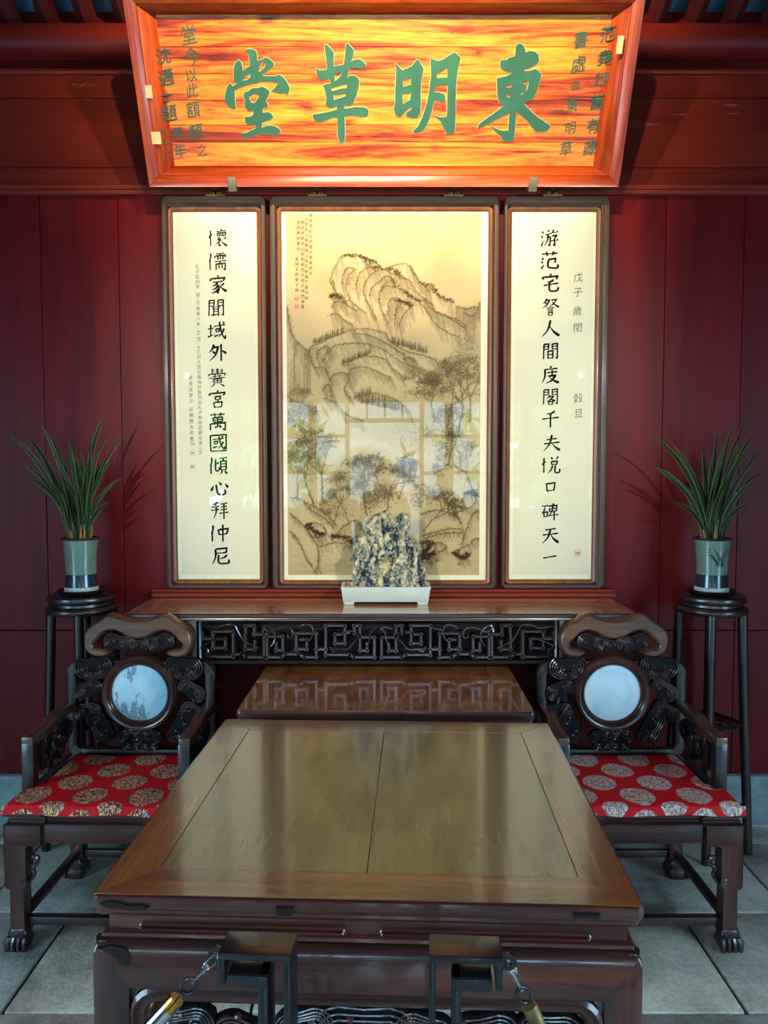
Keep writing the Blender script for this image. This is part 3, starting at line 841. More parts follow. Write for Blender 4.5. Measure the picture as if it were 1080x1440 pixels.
# struts that hold the board off the beam
for s in (-1, 1):
    MB().tube([(s * 0.75, 0.09, OZ1 - 0.12), (s * 0.75, 0.28, OZ1 - 0.10)], 0.008, 6).build('iron_rod', 'clip', board)


# brush-written characters: every stroke has its own swelling and tapering
COMP = {
 'men': 's:12,8 10,96;z:12,10 40,8 38,40;h:14,24 38,22;h:14,39 38,38;s:60,8 60,40;z:60,9 90,6 90,92 80,86;h:62,23 88,21;h:62,38 88,37',
 'xin': 'd:12,30 4,50;d:34,20 42,34;s:24,2 24,98', 'ren': 'p:40,2 2,52;s:26,34 26,98',
 'mian': 'd:46,0 56,22;d:8,34 2,78;z:10,46 96,36 82,80', 'cao': 'h:2,46 98,36;s:30,4 36,84;p:72,2 60,84',
 'kou': 's:10,12 20,94;z:10,16 92,8 82,88;h:20,84 84,80', 'ri': 's:14,4 16,98;z:14,6 86,4 84,98;h:18,48 82,46;h:18,92 84,90',
 'shui': 'd:14,4 44,20;d:4,34 32,48;t:6,98 60,58', 'yan': 'd:46,0 56,10;h:2,22 98,18;h:18,36 80,34;h:18,50 80,48;@kou:20,60,60,40',
 'ye': 'h:2,8 98,3;p:52,8 36,22;s:16,22 16,76;z:16,24 84,22 84,76;h:20,40 80,39;h:20,56 80,55;h:20,74 82,73;p:36,78 6,99;d:62,78 94,98'}
KAI = {
 '懷': '@xin:0,4,30,92;d:62,0 70,10;h:40,15 94,10;s:44,22 46,38;z:44,23 92,21 88,38;s:59,22 59,37;s:74,22 74,37;h:46,37 86,37;p:58,44 42,56;d:46,54 56,62;p:92,44 78,58;p:64,52 30,86;s:54,70 54,94;t:54,94 70,82;n:64,60 100,94',
 '儒': '@ren:0,2,32,96;h:42,8 88,4;s:38,18 34,32;z:38,19 96,15 90,28;s:65,6 65,40;d:46,24 56,28;d:46,33 56,37;d:74,22 84,26;d:74,31 84,36;h:34,50 100,45;p:66,48 58,60;s:42,62 42,96;z:42,63 92,60 92,96 82,90;s:58,62 58,88;s:75,61 75,88',
 '家': '@mian:6,0,88,40;h:22,38 78,34;p:50,38 16,60;z:42,46 58,68 50,98 40,88;p:50,58 14,80;p:55,72 10,98;p:84,44 62,58;n:58,54 100,90',
 '聞': '@men:0,0,100,100;h:26,46 74,44;s:36,46 36,88;s:62,45 62,98;h:38,58 60,57;h:38,70 60,69;t:24,90 78,82',
 '域': 'h:0,40 32,35;s:16,16 16,76;t:0,84 36,70;h:34,26 98,18;@kou:42,38,24,22;t:36,82 72,68;g:64,0 76,60 94,94 98,74;p:90,38 56,86;d:82,2 92,12',
 '外': 'p:30,4 0,50;z:26,22 54,17 46,44;p:54,19 4,96;d:20,40 36,54;s:70,2 70,99;d:72,36 100,56',
 '黌': 'p:26,0 18,8;p:56,0 42,11;n:44,1 58,11;p:56,12 42,23;n:44,13 58,24;s:22,6 22,27;h:22,11 34,9;h:22,19 34,17;s:78,3 78,27;h:66,10 78,8;h:66,19 78,17;d:6,29 2,42;z:6,31 98,28 88,41;h:24,43 76,41;s:38,34 38,51;s:62,34 62,51;h:4,54 96,50;s:28,58 30,80;z:28,59 74,57 72,80;h:30,69 72,68;h:30,79 72,78;s:51,52 51,79;p:36,84 12,100;d:64,84 92,99',
 '宮': '@mian:2,0,96,38;@kou:32,32,38,24;p:54,56 46,64;@kou:22,62,58,38',
 '萬': '@cao:6,0,88,26;s:24,26 27,52;z:24,28 78,25 76,52;h:28,40 74,38;h:28,52 74,50;s:51,26 51,78;s:10,60 10,98;z:10,62 94,57 92,98 78,90;t:34,82 62,74;d:58,66 70,84',
 '國': 's:6,6 8,98;z:6,8 94,4 94,98;h:8,95 94,93;h:20,30 80,25;@kou:25,38,24,20;t:20,76 54,66;g:54,12 64,56 82,84 86,68;p:78,42 46,82;d:68,12 78,20',
 '傾': '@ren:0,2,28,96;p:50,30 34,42;g:34,12 34,74 52,74 54,56;@ye:54,2,46,96',
 '心': 'd:18,40 4,72;g:32,34 44,88 82,88 80,62;d:48,20 62,40;d:82,30 100,54',
 '拜': 'p:40,2 10,14;h:6,30 46,25;h:2,48 48,43;p:28,12 14,98;h:54,14 94,8;h:56,30 92,26;h:56,46 92,42;h:48,66 100,60;s:74,8 74,100',
 '仲': '@ren:0,2,32,96;s:42,28 48,60;z:42,30 98,24 90,56;h:46,57 92,53;s:68,0 68,100',
 '尼': 'z:20,10 84,5 80,34;h:22,34 80,31;p:20,10 0,98;p:86,44 42,64;g:38,42 40,88 92,90 94,68',
 '游': '@shui:0,4,30,92;d:38,2 46,14;h:26,30 62,23;z:36,46 54,44 50,94 40,86;p:40,28 18,96;p:72,2 58,24;h:66,20 100,14;z:62,38 92,34 76,52;z:76,50 80,94 68,86;h:56,66 102,60',
 '范': '@cao:2,0,96,32;@shui:0,34,32,64;z:42,46 84,41 80,66;g:44,46 42,88 94,94 96,72',
 '宅': '@mian:2,0,96,40;p:68,34 30,48;h:10,66 96,54;g:46,44 46,94 88,96 96,74',
 '詧': 'p:28,0 4,30;z:22,12 46,9 38,24;p:44,12 0,56;d:16,22 28,30;z:54,10 86,7 66,32;n:56,16 102,52;p:70,28 50,40;@yan:26,42,48,58',
 '人': 'p:50,4 0,98;n:44,36 102,92', '間': '@men:0,0,100,100;@ri:30,46,40,48',
 '庋': 'd:46,0 56,10;h:16,20 92,14;p:18,20 0,98;h:32,38 90,33;s:60,22 60,56;z:36,58 82,54 72,68;p:78,56 22,100;n:44,64 102,97',
 '閣': '@men:0,0,100,100;p:48,40 28,60;z:44,50 68,47 60,60;p:66,50 26,78;n:44,58 80,74;@kou:34,76,34,22',
 '千': 'p:76,4 24,18;h:0,48 100,40;s:50,14 50,100', '夫': 'h:20,30 80,24;h:4,54 96,46;p:50,2 0,98;n:50,50 100,94',
 '悅': '@xin:0,4,32,94;d:48,2 58,16;p:90,0 76,18;@kou:46,26,44,26;p:58,54 30,98;g:74,52 74,92 98,92 100,70',
 '口': '@kou:4,6,92,90', '碑': 'h:2,16 42,11;p:22,16 0,62;@kou:12,46,28,36;p:74,0 62,12;s:46,14 50,48;z:46,15 92,12 88,48;h:50,30 88,28;h:50,47 88,45;p:68,14 44,74;h:42,72 102,66;s:76,48 76,100',
 '天': 'h:18,16 82,10;h:4,46 96,38;p:50,14 0,98;n:50,44 100,94', '一': 'h:0,58 100,44'}


def strokes(code, x=0, y=0, w=100, h=100):
    out = []
    for tok in code.split(';'):
        k, rest = tok.split(':')
        if k[0] == '@':
            a, b, c, d = [float(q) for q in rest.split(',')]
            out += strokes(COMP[k[1:]], x + a * w / 100, y + b * h / 100, c * w / 100, d * h / 100)
        else:
            out.append((k, [(x + float(q.split(',')[0]) * w / 100, y + float(q.split(',')[1]) * h / 100) for q in rest.split(' ')]))
    return out


PW = {'h': [(0, .62), (.08, .95), (.25, .62), (.6, .6), (.86, .95), (.95, 1.0), (1, .5)], 's': [(0, .6), (.07, 1.0), (.3, .75), (.7, .75), (.9, .8), (1, .35)],
      'p': [(0, .7), (.12, 1.05), (.5, .8), (.85, .4), (1, .06)], 'n': [(0, .25), (.3, .55), (.75, 1.25), (.84, 1.35), (.93, .8), (1, .08)],
      'd': [(0, .2), (.35, .8), (.75, 1.25), (1, .5)], 't': [(0, .9), (.3, .85), (1, .08)], 'z': [(0, .6), (.05, .9), (.5, .8), (.95, .85), (1, .3)], 'g': [(0, .6), (.06, .95), (.5, .75), (.88, 1.0), (1, .08)]}


def brush_char(m, ch, T, cx, cz, size, depth, weight=10.0):
    st = strokes(KAI[ch]); wt = weight * (1.0 if len(st) < 9 else 0.86 if len(st) < 14 else 0.72 if len(st) < 20 else 0.60)
    rq = random.Random(ord(ch))
    for k, pts in st:
        P = [Vector((a - 50, 50 - b, 0)) for a, b in pts]
        if k in 'pn' and len(P) == 2:
            d = P[1] - P[0]; nrm = Vector((-d.y, d.x, 0)) * 0.11 if k == 'p' else Vector((d.y, -d.x, 0)) * 0.07
            P = [P[0], (P[0] + P[1]) / 2 + nrm, P[1]]
        if k == 'z': Q = [P[0].lerp(P[1], t / 6) for t in range(6)]; [Q.extend([P[i].lerp(P[i + 1], t / 6) for t in range(6)]) for i in range(1, len(P) - 1)]; Q.append(P[-1])
        elif len(P) > 2: Q = smooth(P, 6)
        else: Q = [P[0].lerp(P[1], t / 10) for t in range(11)]
        n = len(Q); prof = PW[k]; L_, R2 = [], []
        for i, q in enumerate(Q):
            t = i / (n - 1); w_ = next(a[1] + (b[1] - a[1]) * (t - a[0]) / (b[0] - a[0]) for a, b in zip(prof, prof[1:]) if t <= b[0] + 1e-9)
            d = (Q[min(i + 1, n - 1)] - Q[max(i - 1, 0)]).normalized(); nn = Vector((-d.y, d.x, 0))
            if k == 'z' and len(P) > 2 and i in (6,): w_ *= 1.35
            hw_ = w_ * wt / 2 * (0.82 if k == 'h' else 1) + rq.uniform(-.2, .2)
            L_.append(q + nn * hw_); R2.append(q - nn * hw_)
        s = size / 100
        vs_ = [T(cx + p.x * s, cz + (p.y + p.x * 0.03) * s, depth) for p in L_ + R2]
        m.add(vs_, [(i, i + 1, n + i + 1, n + i) for i in range(n - 1)])
    return m
# ================================================================== THREE FRAMED SCROLLS
YP = WALL - 0.022          # face of the paper


def wx(px, py=550): return at(px, py, YP).x
def wz(py): return at(540, py, YP).z


def ornament(par, cx, z):
    m = MB(); s = 0.0017; y0, y1 = WALL - 0.042, WALL - 0.036
    B = [(-26, 0, 26, 4), (-15, 4, -12, 14), (-15, 11, -4, 14), (-7, 4, -4, 14), (12, 4, 15, 14), (4, 11, 15, 14), (4, 4, 7, 14), (-10, 17, 10, 20), (-2, 14, 2, 27), (-6, 20, -3, 24), (3, 20, 6, 24), (-11, 6, -8, 9), (8, 6, 11, 9)]
    for a, b, c, d in B: m.box(cx + a * s, cx + c * s, y0, y1, z + b * s, z + d * s)
    return m.build('hanging_ornament', 'bronze', par)


def scroll(name, label, px, orn, ymargin):
    x0, x1, ix0, ix1 = [wx(p) for p in px]
    z0, z1 = 1.142, 2.945
    iz0, iz1 = wz(ymargin[1]), wz(ymargin[0])
    cx = (x0 + x1) / 2
    o = thing(name, label, 'picture', (0, 0, 0))
    hw, hh, cz = (x1 - x0) / 2, (z1 - z0) / 2, (z0 + z1) / 2
    # dark outer frame: round-cornered, moulded; built as four mitred lengths
    ihw, ihh = (ix1 - ix0) / 2, (iz1 - iz0) / 2; icx, icz = (ix0 + ix1) / 2, (iz0 + iz1) / 2
    gw = 0.019                                         # width of the inner brown frame
    prof = [(0.0, WALL), (0.0, WALL - 0.040), (0.10, WALL - 0.046), (0.16, WALL - 0.046), (0.20, WALL - 0.043), (0.34, WALL - 0.043), (0.40, WALL - 0.047), (0.72, WALL - 0.047), (0.80, WALL - 0.042), (1.0, WALL - 0.036), (1.0, WALL - 0.01)]
    n = 6
    O = rrect(hw, hh, 0.028, n); I = rrect(ihw + gw, ihh + gw, 0.004, n)
    loops = []
    for f, y in prof:
        loops.append([(cx + O[k][0] * (1 - f) + (I[k][0] + icx - cx) * f, y, cz + O[k][1] * (1 - f) + (I[k][1] + icz - cz) * f) for k in range(4 * n)])
    for q, (mt) in enumerate(('frame_x', 'frame_z', 'frame_x', 'frame_z')):
        # side q runs from the middle of corner q to the middle of corner q+1
        idx = [(q * n + n // 2 + k) % (4 * n) for k in range(n + 1)]
        m = MB(); m.loft([[loops[j][i] for j in range(len(loops))] for i in idx], True, True)
        m.build('outer_frame', mt, o, sharp=50)
    g = MB()
    g.ring(ihw, ihh, 0.003, [(gw + 0.001, WALL - 0.012), (gw + 0.001, WALL - 0.034), (gw - 0.004, WALL - 0.038), (0.004, WALL - 0.034), (0.0, WALL - 0.028), (0.0, WALL - 0.02)], (icx, icz), 5)
    g.build('inner_frame', 'gilt', o)
    MB().box(ix0 - 0.004, ix1 + 0.004, YP, YP + 0.004, iz0 - 0.004, iz1 + 0.004).build('mount', 'mount', o)
    MB().box(ix0 - 0.001, ix1 + 0.001, YP - 0.0075, YP - 0.0045, iz0 - 0.001, iz1 + 0.001).build('glass_pane', 'glass', o)
    for px_ in orn: ornament(o, at(px_, 275, WALL - 0.04).x, 2.944)
    return o, (ix0, ix1, iz0, iz1)


Ts = lambda x, z, d: Vector((x, YP - d, z))
def sg(m, ch, px, py, sz, slant=0.11, bold=0.0, depth=0.0012, jit=0.006):
    p = at(px, py, YP); put_glyph(m, ch, Ts, p.x, p.z, sz * 0.00333, depth, slant, bold, jit)


def sheet(o, px0, px1, py0, py1, mat='paper'):
    a, b = at(px0, (py0 + py1) / 2, YP).x, at(px1, (py0 + py1) / 2, YP).x
    MB().box(a, b, YP - 0.0008, YP + 0.001, wz(py1), wz(py0)).build('paper_sheet', mat, o)


def seal(o, px, py, s, mt):
    p = at(px, py, YP); h = s * 0.00333 / 2
    m = MB(); T = Ts
    m.ring(h * 0.9, h * 0.9, 0.001, [(0, YP - 0.0014), (h * 0.12, YP - 0.0014)], (p.x, p.z), 2)
    for k in range(3):
        m.box(p.x - h * 0.7 + k * h * 0.5, p.x - h * 0.7 + k * h * 0.5 + h * 0.28, YP - 0.0014, YP - 0.0010, p.z - h * 0.7, p.z + h * (0.6 - 0.2 * (k % 2)))
    m.box(p.x - h * 0.7, p.x + h * 0.7, YP - 0.0014, YP - 0.0010, p.z - h * 0.1, p.z + h * 0.1)
    m.build('seal_mark', mt, o)


ls, _ = scroll('calligraphy_scroll', 'tall narrow framed calligraphy panel with a small signature column, left of the painting', (232.5, 376, 246.5, 363.5), (303,), (298, 814.5))
sheet(ls, 251, 360, 306, 808)
LT = list(zip('懷儒家聞域外黌宮萬國傾心拜仲尼', [(307, 335), (306, 368), (306.5, 400), (304, 433), (305, 465), (306, 496), (305.5, 531), (306, 561.5), (306, 593), (307, 623), (307.5, 655), (308.5, 685), (309, 718), (309, 750), (310.6, 782)]))
for ch, (px, py) in LT:
    m = MB(); p_ = at(px, py, YP); brush_char(m, ch, Ts, p_.x, p_.z, 25 * 0.00333, 0.0012, 13); m.build('brush_character', 'ink', ls, fixn=False)
m = MB(); s1 = '孔子宮仰天 據二千零零八年 十二月 十六日人民日報海外版刊出孔子學院花開全球一文'
y = 375
for ch in s1:
    if ch == ' ': y += 4; continue
    sg(m, ch, 277.5 + (y - 375) * 0.018, y, 6.2, bold=-0.004); y += 7.15 if ch not in '一二十' else 5.4
m.build('small_inscription', 'ink_soft', ls, fixn=False)
m = MB(); y = 531
for ch in '寧波溪學沙 文楊徵大年書':
    if ch == ' ': y += 3; continue
    sg(m, ch, 268 + (y - 531) * 0.02, y, 6.6, bold=-0.004); y += 8.3
m.build('signature', 'ink_soft', ls, fixn=False)
for px, py in ((271, 623.5), (271, 637)): seal(ls, px, py, 6.5, 'seal_faint')
seal(ls, 271, 656, 6, 'seal')

rs_, _ = scroll('calligraphy_scroll', 'tall narrow framed calligraphy panel ending in a single level stroke, right of the painting', (706.5, 852, 717.5, 835), (777,), (298, 814.5))
sheet(rs_, 723, 831, 306, 808)
RT = list(zip('游范宅詧人間庋閣千夫悅口碑天一', [(773, 335), (773, 366), (774, 397.5), (774, 432), (774, 462), (774, 494), (774, 527), (774, 558), (774, 589.6), (776, 623), (775, 654), (774, 685), (773, 720), (774, 753), (773, 783)]))
for ch, (px, py) in RT:
    m = MB(); p_ = at(px, py, YP); brush_char(m, ch, Ts, p_.x, p_.z, {'口': 16, '一': 19, '人': 25}.get(ch, 24) * 0.00333, 0.0012, 13.5 if ch not in '一口' else 18); m.build('brush_character', 'ink', rs_, fixn=False)
m = MB()
for ch, px, py in (('戊', 813, 390), ('子', 812.5, 411), ('歲', 812, 437), ('閏', 812.5, 461), ('穀', 813, 560), ('旦', 813.5, 581)): sg(m, ch, px, py, 14, bold=-0.008)
m.build('date_inscription', 'ink', rs_, fixn=False)
seal(rs_, 812.5, 777.5, 10, 'seal_faint')

ps, box = scroll('landscape_painting', 'large framed ink landscape painting of mountains and trees between two calligraphy panels', (382, 699, 397.5, 685), (446, 638), (297.5, 815.5))
# ------------------------------------------------------------------ the ink landscape itself, painted stroke by stroke into a colour grid
def paint(par):
    X0, X1, Y0, Y1 = 403.5, 675.5, 300.0, 808.5        # its extent as measured on the photograph
    S = 1.35
    W, H = int((X1 - X0) * S), int((Y1 - Y0) * S)
    rs = random.Random(11); rng = np.random.default_rng(3)
    ink = np.zeros((H, W))
    yy, xx = np.mgrid[0:H, 0:W]

    def P(x, y): return ((x - X0) * S, (y - Y0) * S)

    def blur(a, k):
        for _ in range(k):
            a = (a + np.roll(a, 1, 0) + np.roll(a, -1, 0) + np.roll(a, 1, 1) + np.roll(a, -1, 1)) / 5
        return a

    def dot(x, y, r, d):
        cx, cy = P(x, y); r *= S; R_ = int(r + 2)
        x0, x1, y0, y1 = max(0, int(cx) - R_), min(W, int(cx) + R_ + 1), max(0, int(cy) - R_), min(H, int(cy) + R_ + 1)
        if x0 >= x1 or y0 >= y1: return
        q = np.sqrt((xx[y0:y1, x0:x1] - cx) ** 2 + (yy[y0:y1, x0:x1] - cy) ** 2)
        al = np.clip(r + 0.6 - q, 0, 1) * d
        ink[y0:y1, x0:x1] = np.maximum(ink[y0:y1, x0:x1], al)

    def line(pts, w=0.8, d=0.7, jit=0.7, gap=0.0):
        P_ = smooth([(p[0], p[1], 0) for p in pts], 6) if len(pts) > 2 else [Vector((*p, 0)) for p in pts]
        for a, b in zip(P_, P_[1:]):
            L = (b - a).length; n = max(1, int(L / 0.45))
            for k in range(n):
                if rs.random() < gap: continue
                p = a.lerp(b, k / n)
                nx = noise.noise(Vector((p.x * 0.25, p.y * 0.25, 1))) * jit * 2; ny = noise.noise(Vector((p.x * 0.25, p.y * 0.25, 7))) * jit * 2
                dot(p.x + nx, p.y + ny, w * (0.28 + 0.34 * rs.random()), d * (0.6 + 0.4 * rs.random()))
        return P_

    def hatch(pts, depth, dx=0, n=60, d=0.3, w=0.5):
        P_ = smooth([(p[0], p[1], 0) for p in pts], 8)
        for _ in range(n):
            p = rs.choice(P_); L = depth * rs.uniform(0.2, 1); q = rs.uniform(-2, 3)
            line([(p.x + q * 0.3, p.y + q), (p.x + q * 0.3 + dx * L, p.y + q + L)], w, d * rs.uniform(0.5, 1), 0.5)

    def moss(pts, n=40, r=1.0, d=0.75, sp=2.0):
        P_ = smooth([(p[0], p[1], 0) for p in pts], 8)
        for _ in range(n):
            p = rs.choice(P_); dot(p.x + rs.gauss(0, sp), p.y + rs.gauss(0, sp * 0.6), r * rs.uniform(0.5, 1.1), d * rs.uniform(0.5, 1))

    def ridge(pts, depth=20, dx=0.3, n=60, d=0.75, m=30):
        line(pts, 1.0, d); hatch(pts, depth, dx, int(n * 2.2), 0.5); moss(pts, m, 0.75, 0.6)

    Z = lambda L: [(380 + a / 3.2727, 270 + b / 3.2727) for a, b in L]
    Z2 = lambda L: [(380 + a / 3.2727, 550 + b / 3.2727) for a, b in L]
    # the far peak: folded fingers of rock
    for L in ([(285,420),(278,395),(300,340),(335,290),(390,285),(430,300),(470,310),(500,335),(520,350),(560,335),(620,325),(650,360),(690,410),(740,440),(790,480),(845,505)],
              [(290,400),(300,450),(340,500),(400,540)], [(330,420),(335,380),(355,345),(390,350),(360,380),(350,440),(380,500),(440,550)],
              [(395,440),(400,395),(425,355),(460,340),(480,360),(440,400),(430,460),(470,540),(490,580)],
              [(455,470),(470,430),(510,400),(530,380),(560,395),(520,420),(500,470),(510,530),(545,600)],
              [(510,450),(530,425),(560,430),(610,445),(640,470),(680,500),(720,540),(760,600),(820,640),(870,660)],
              [(540,560),(545,500),(570,480),(600,490),(580,520),(570,600)], [(570,560),(590,520),(620,495),(650,510),(610,560),(590,610)],
              [(580,350),(590,385),(640,400),(660,440),(700,480),(740,530),(800,560),(850,590),(900,620)],
              [(640,330),(680,400),(730,450)], [(760,545),(800,560),(860,580),(900,610)], [(430,300),(450,330),(500,345)],
              [(285,480),(300,460),(330,470),(345,500),(300,495),(285,520)], [(280,555),(310,550),(340,580),(380,600)],
              [(700,480),(730,500),(760,545)], [(480,360),(520,350),(560,370),(600,380),(625,400)]):
        ridge(Z(L), 22, 0.25, 46, 0.8, 26)
    for L in ([(335,290),(390,285),(430,300),(480,315)], [(440,310),(500,345),(560,350),(600,380)], [(560,400),(600,440),(640,470),(690,495)],
              [(690,410),(740,425),(770,470),(830,490)], [(280,475),(300,465),(320,480)], [(580,490),(620,500),(650,515)]):
        moss(Z(L), 90, 1.1, 0.8, 2.0)
    # middle hills with pines on the crests
    for L in ([(180,740),(190,700),(230,685),(300,650),(380,625),(450,620),(530,640),(540,665),(620,720),(700,740),(760,760)],
              [(185,740),(200,790),(250,800),(260,830)], [(215,760),(225,715),(270,700),(250,750),(240,770)], [(270,740),(290,700),(370,685),(450,690),(530,720),(600,770),(680,800)],
              [(350,790),(380,760),(450,745),(530,760),(560,800),(600,830)], [(360,830),(380,800),(440,795),(500,820),(560,850)], [(270,860),(290,830),(340,820),(360,850),(340,900),(370,940)],
              [(240,900),(270,870),(280,930)], [(380,640),(460,650),(540,690),(620,740)], [(610,760),(640,750),(670,770)]):
        ridge(Z(L), 18, 0.5, 40, 0.75, 22)
    def pines(x0, y0, x1, y1, n, h):
        for k in range(n):
            t = k / (n - 1); x, y = x0 + (x1 - x0) * t + rs.uniform(-1, 1), y0 + (y1 - y0) * t + rs.uniform(-1, 1); hh = h * rs.uniform(0.7, 1.2)
            line([(x, y), (x, y - hh)], 0.9, 0.8, 0.1)
            for j in range(6):
                q = j / 6; line([(x - (1 - q) * 2.2, y - hh * q + 1), (x + (1 - q) * 2.2, y - hh * q + 1)], 0.7, 0.7, 0.2)
    for a in ((443, 478, 482, 465, 15, 8), (550, 478, 598, 492, 18, 9), (482, 508, 520, 492, 14, 7), (505, 560, 560, 572, 20, 13), (500, 556, 520, 548, 8, 8)): pines(*a)
    for L in ([(420,930),(470,915),(540,930),(600,960),(640,1000)], [(250,935),(300,960),(350,1010),(420,1040)], [(90,945),(150,960),(220,1000)]): ridge(Z(L), 18, 0.3, 40, 0.6, 30)
    # waterfalls left and right
    for L in ([(80,520),(90,580),(110,660),(150,700),(185,725)], [(960,500),(930,560),(880,540)], [(850,520),(900,530),(940,520)]): ridge(Z(L), 26, 0.02, 40, 0.8, 30)
    for x in (428, 431, 433.5, 436, 414): line([(x, 492 + rs.uniform(-3, 3)), (x + rs.uniform(-0.5, 0.5), 547)], 1.0, 0.62, 0.2)
    for x in (660, 663, 666): line([(x, 440), (x, 480)], 0.6, 0.45, 0.2)
    for _ in range(50): line([(404 + rs.uniform(0, 20), 500 + rs.uniform(0, 40)), (404 + rs.uniform(0, 26), 540 + rs.uniform(0, 30))], 0.5, 0.25)
    # bare and leafy trees
    def tree(x, y, h, a=-90, d=0.75, leaf=0.5, lv=0, w=None, lean=0):
        w = w or h / 26
        if lv > 4 or h < 3: 
            for _ in range(int(7 * leaf)): dot(x + rs.gauss(0, 3.2), y + rs.gauss(0, 2.6), rs.uniform(0.4, 0.8), d * rs.uniform(0.4, 0.9))
            return
        a2 = a + rs.uniform(-16, 16) + lean
        x2, y2 = x + math.cos(R(a2)) * h, y + math.sin(R(a2)) * h
        line([(x, y), ((x + x2) / 2 + rs.uniform(-1, 1), (y + y2) / 2), (x2, y2)], w * 1.3, d * 0.9, 0.8)
        for k in range(3 if lv < 2 else 2): tree(x2, y2, h * rs.uniform(0.55, 0.75), a2 + rs.uniform(-46, 46), d, leaf, lv + 1, max(0.5, w * 0.62))
    for t_ in ((628, 600, 34, -88, .7, .9), (645, 605, 38, -95, .7, .9), (660, 590, 34, -85, .7, .8), (610, 590, 26, -92, .7, .9), (630, 650, 30, -80, .75, .5), (594, 745, 24, -55, .9, 1.2),
               (440, 706, 36, -95, .8, .6), (452, 700, 38, -85, .8, .6), (434, 640, 30, -92, .7, .8), (418, 700, 28, -80, .7, .6), (516, 724, 32, -92, .85, 1.2), (545, 716, 26, -80, .85, 1.2),
               (490, 735, 22, -110, .7, 1.0), (560, 700, 22, -70, .8, 1.0), (664, 690, 30, -95, .7, .7), (648, 660, 24, -100, .8, .6), (600, 560, 18, -90, .6, 1.0), (470, 730, 26, -80, .7, .9), (425, 600, 22, -95, .6, .9)): tree(*t_)
    for cx, cy, sx, sy, n, dd in ((600, 548, 22, 7, 420, .6), (630, 520, 26, 16, 420, .42), (655, 480, 12, 16, 220, .4), (606, 535, 9, 5, 180, .85), (540, 690, 18, 12, 500, .7), (520, 700, 12, 16, 360, .6), (610, 690, 18, 10, 330, .62),
                              (470, 715, 18, 12, 260, .45), (430, 590, 16, 26, 420, .4), (440, 650, 12, 24, 300, .45), (650, 640, 14, 20, 300, .45), (588, 700, 12, 10, 200, .55), (640, 575, 22, 10, 320, .5), (420, 650, 10, 16, 200, .45), (545, 650, 40, 16, 300, .3), (595, 610, 26, 16, 260, .3)):
        for _ in range(n): dot(rs.gauss(cx, sx * 0.6), rs.gauss(cy, sy * 0.6), rs.uniform(0.35, 0.8), dd * rs.uniform(0.4, 1))
    # near rocks, boulders and the plank bridge
    for L in ([(90,480),(140,490),(190,540),(250,580),(290,620)], [(90,560),(140,600),(210,700),(215,790),(200,830)], [(150,500),(200,520),(260,560),(300,610)],
              [(160,620),(180,600),(230,605),(255,640),(230,665),(185,660),(165,630)], [(200,640),(215,665),(245,650)], [(225,710),(290,690),(340,690),(400,660)], [(300,660),(340,610),(400,590),(430,640)],
              [(330,680),(360,660),(400,690),(360,710)], [(700,660),(760,640),(830,625),(890,630)], [(710,672),(780,650),(890,642)], [(660,730),(690,690),(740,680),(760,720),(720,780),(680,770),(660,740)],
              [(745,700),(780,690),(810,715),(770,740)], [(850,740),(870,720),(920,700),(935,680),(965,670)], [(860,745),(880,765),(910,760),(900,730)], [(880,700),(900,640),(930,560),(965,540)], [(880,500),(900,470),(940,460),(945,500),(910,530),(880,520)],
              [(690,560),(760,540),(850,560),(880,600)], [(90,640),(130,690),(160,760),(190,800)], [(680,740),(740,745),(760,725)], [(700,700),(710,745),(730,770)]):
        ridge(Z2(L), 13, 0.4, 40, 0.9, 34)
    for L in ([(170,610),(200,640),(240,650)], [(660,730),(700,760),(750,740)], [(850,740),(890,760),(915,740)], [(700,690),(740,700),(700,740)], [(280,660),(330,665),(380,690)], [(900,460),(930,450),(945,470)]): moss(Z2(L), 90, 1.5, 0.95, 2.4)
    for x, y in Z2([(670, 775), (742, 785), (770, 772), (872, 790)]):
        line([(x - 2, y + 1.5), (x, y - 2), (x + 2, y + 1.5), (x - 2, y + 1.5)], 0.9, 0.9, 0.1)
    for k in range(5): line(Z2([(780 + k * 22, 640), (782 + k * 22, 668)]), 0.8, 0.75, 0.1)
    for _ in range(60): line([(rs.uniform(404, 674), rs.uniform(786, 806))] * 1 + [(rs.uniform(404, 674), 800)], 0.0, 0.0) if False else None
    for _ in range(46):
        x, y = rs.uniform(408, 660), rs.uniform(780, 806); line([(x, y), (x + rs.uniform(8, 24), y + rs.uniform(-1, 1))], 0.5, 0.25, 0.5)
    # slow grey washes, the ageing of the silk
    f = lambda sc_, z: np.array([[noise.noise(Vector((i * sc_, j * sc_, z))) for i in range(0, W, 6)] for j in range(0, H, 6)])
    n1 = f(0.012, 2.0); n1 = np.kron(n1, np.ones((6, 6)))[:H, :W]; 
    pad = np.zeros((H, W)); pad[:n1.shape[0], :n1.shape[1]] = n1; n1 = blur(pad, 10)
    wash = blur(ink, 9) * 0.45 + blur(ink, 2) * 0.12
    fine = rng.normal(0, 0.022, (H, W))
    base = np.stack([np.full((H, W), c) for c in (194, 176, 134)], -1) / 255
    v = (yy / H)
    base = base * (1 + 0.09 * n1[..., None] + fine[..., None]) * (1 - 0.05 * v[..., None])
    k = np.clip(ink * 0.9 + wash, 0, 1)[..., None]
    colr = base * (1 - k) + np.array([62, 52, 32]) / 255 * k
    cr = (rng.random((H, W)) > 0.9995).astype(float); 
    for _ in range(14):
        x, y = rs.randint(4, W - 40), rs.randint(4, H - 4); L = rs.randint(8, 36); cr[y, x:x + L] = rs.random() * 0.5
    colr = colr * (1 - cr[..., None] * 0.5) + cr[..., None] * 0.5 * np.array([0.95, 0.9, 0.72])
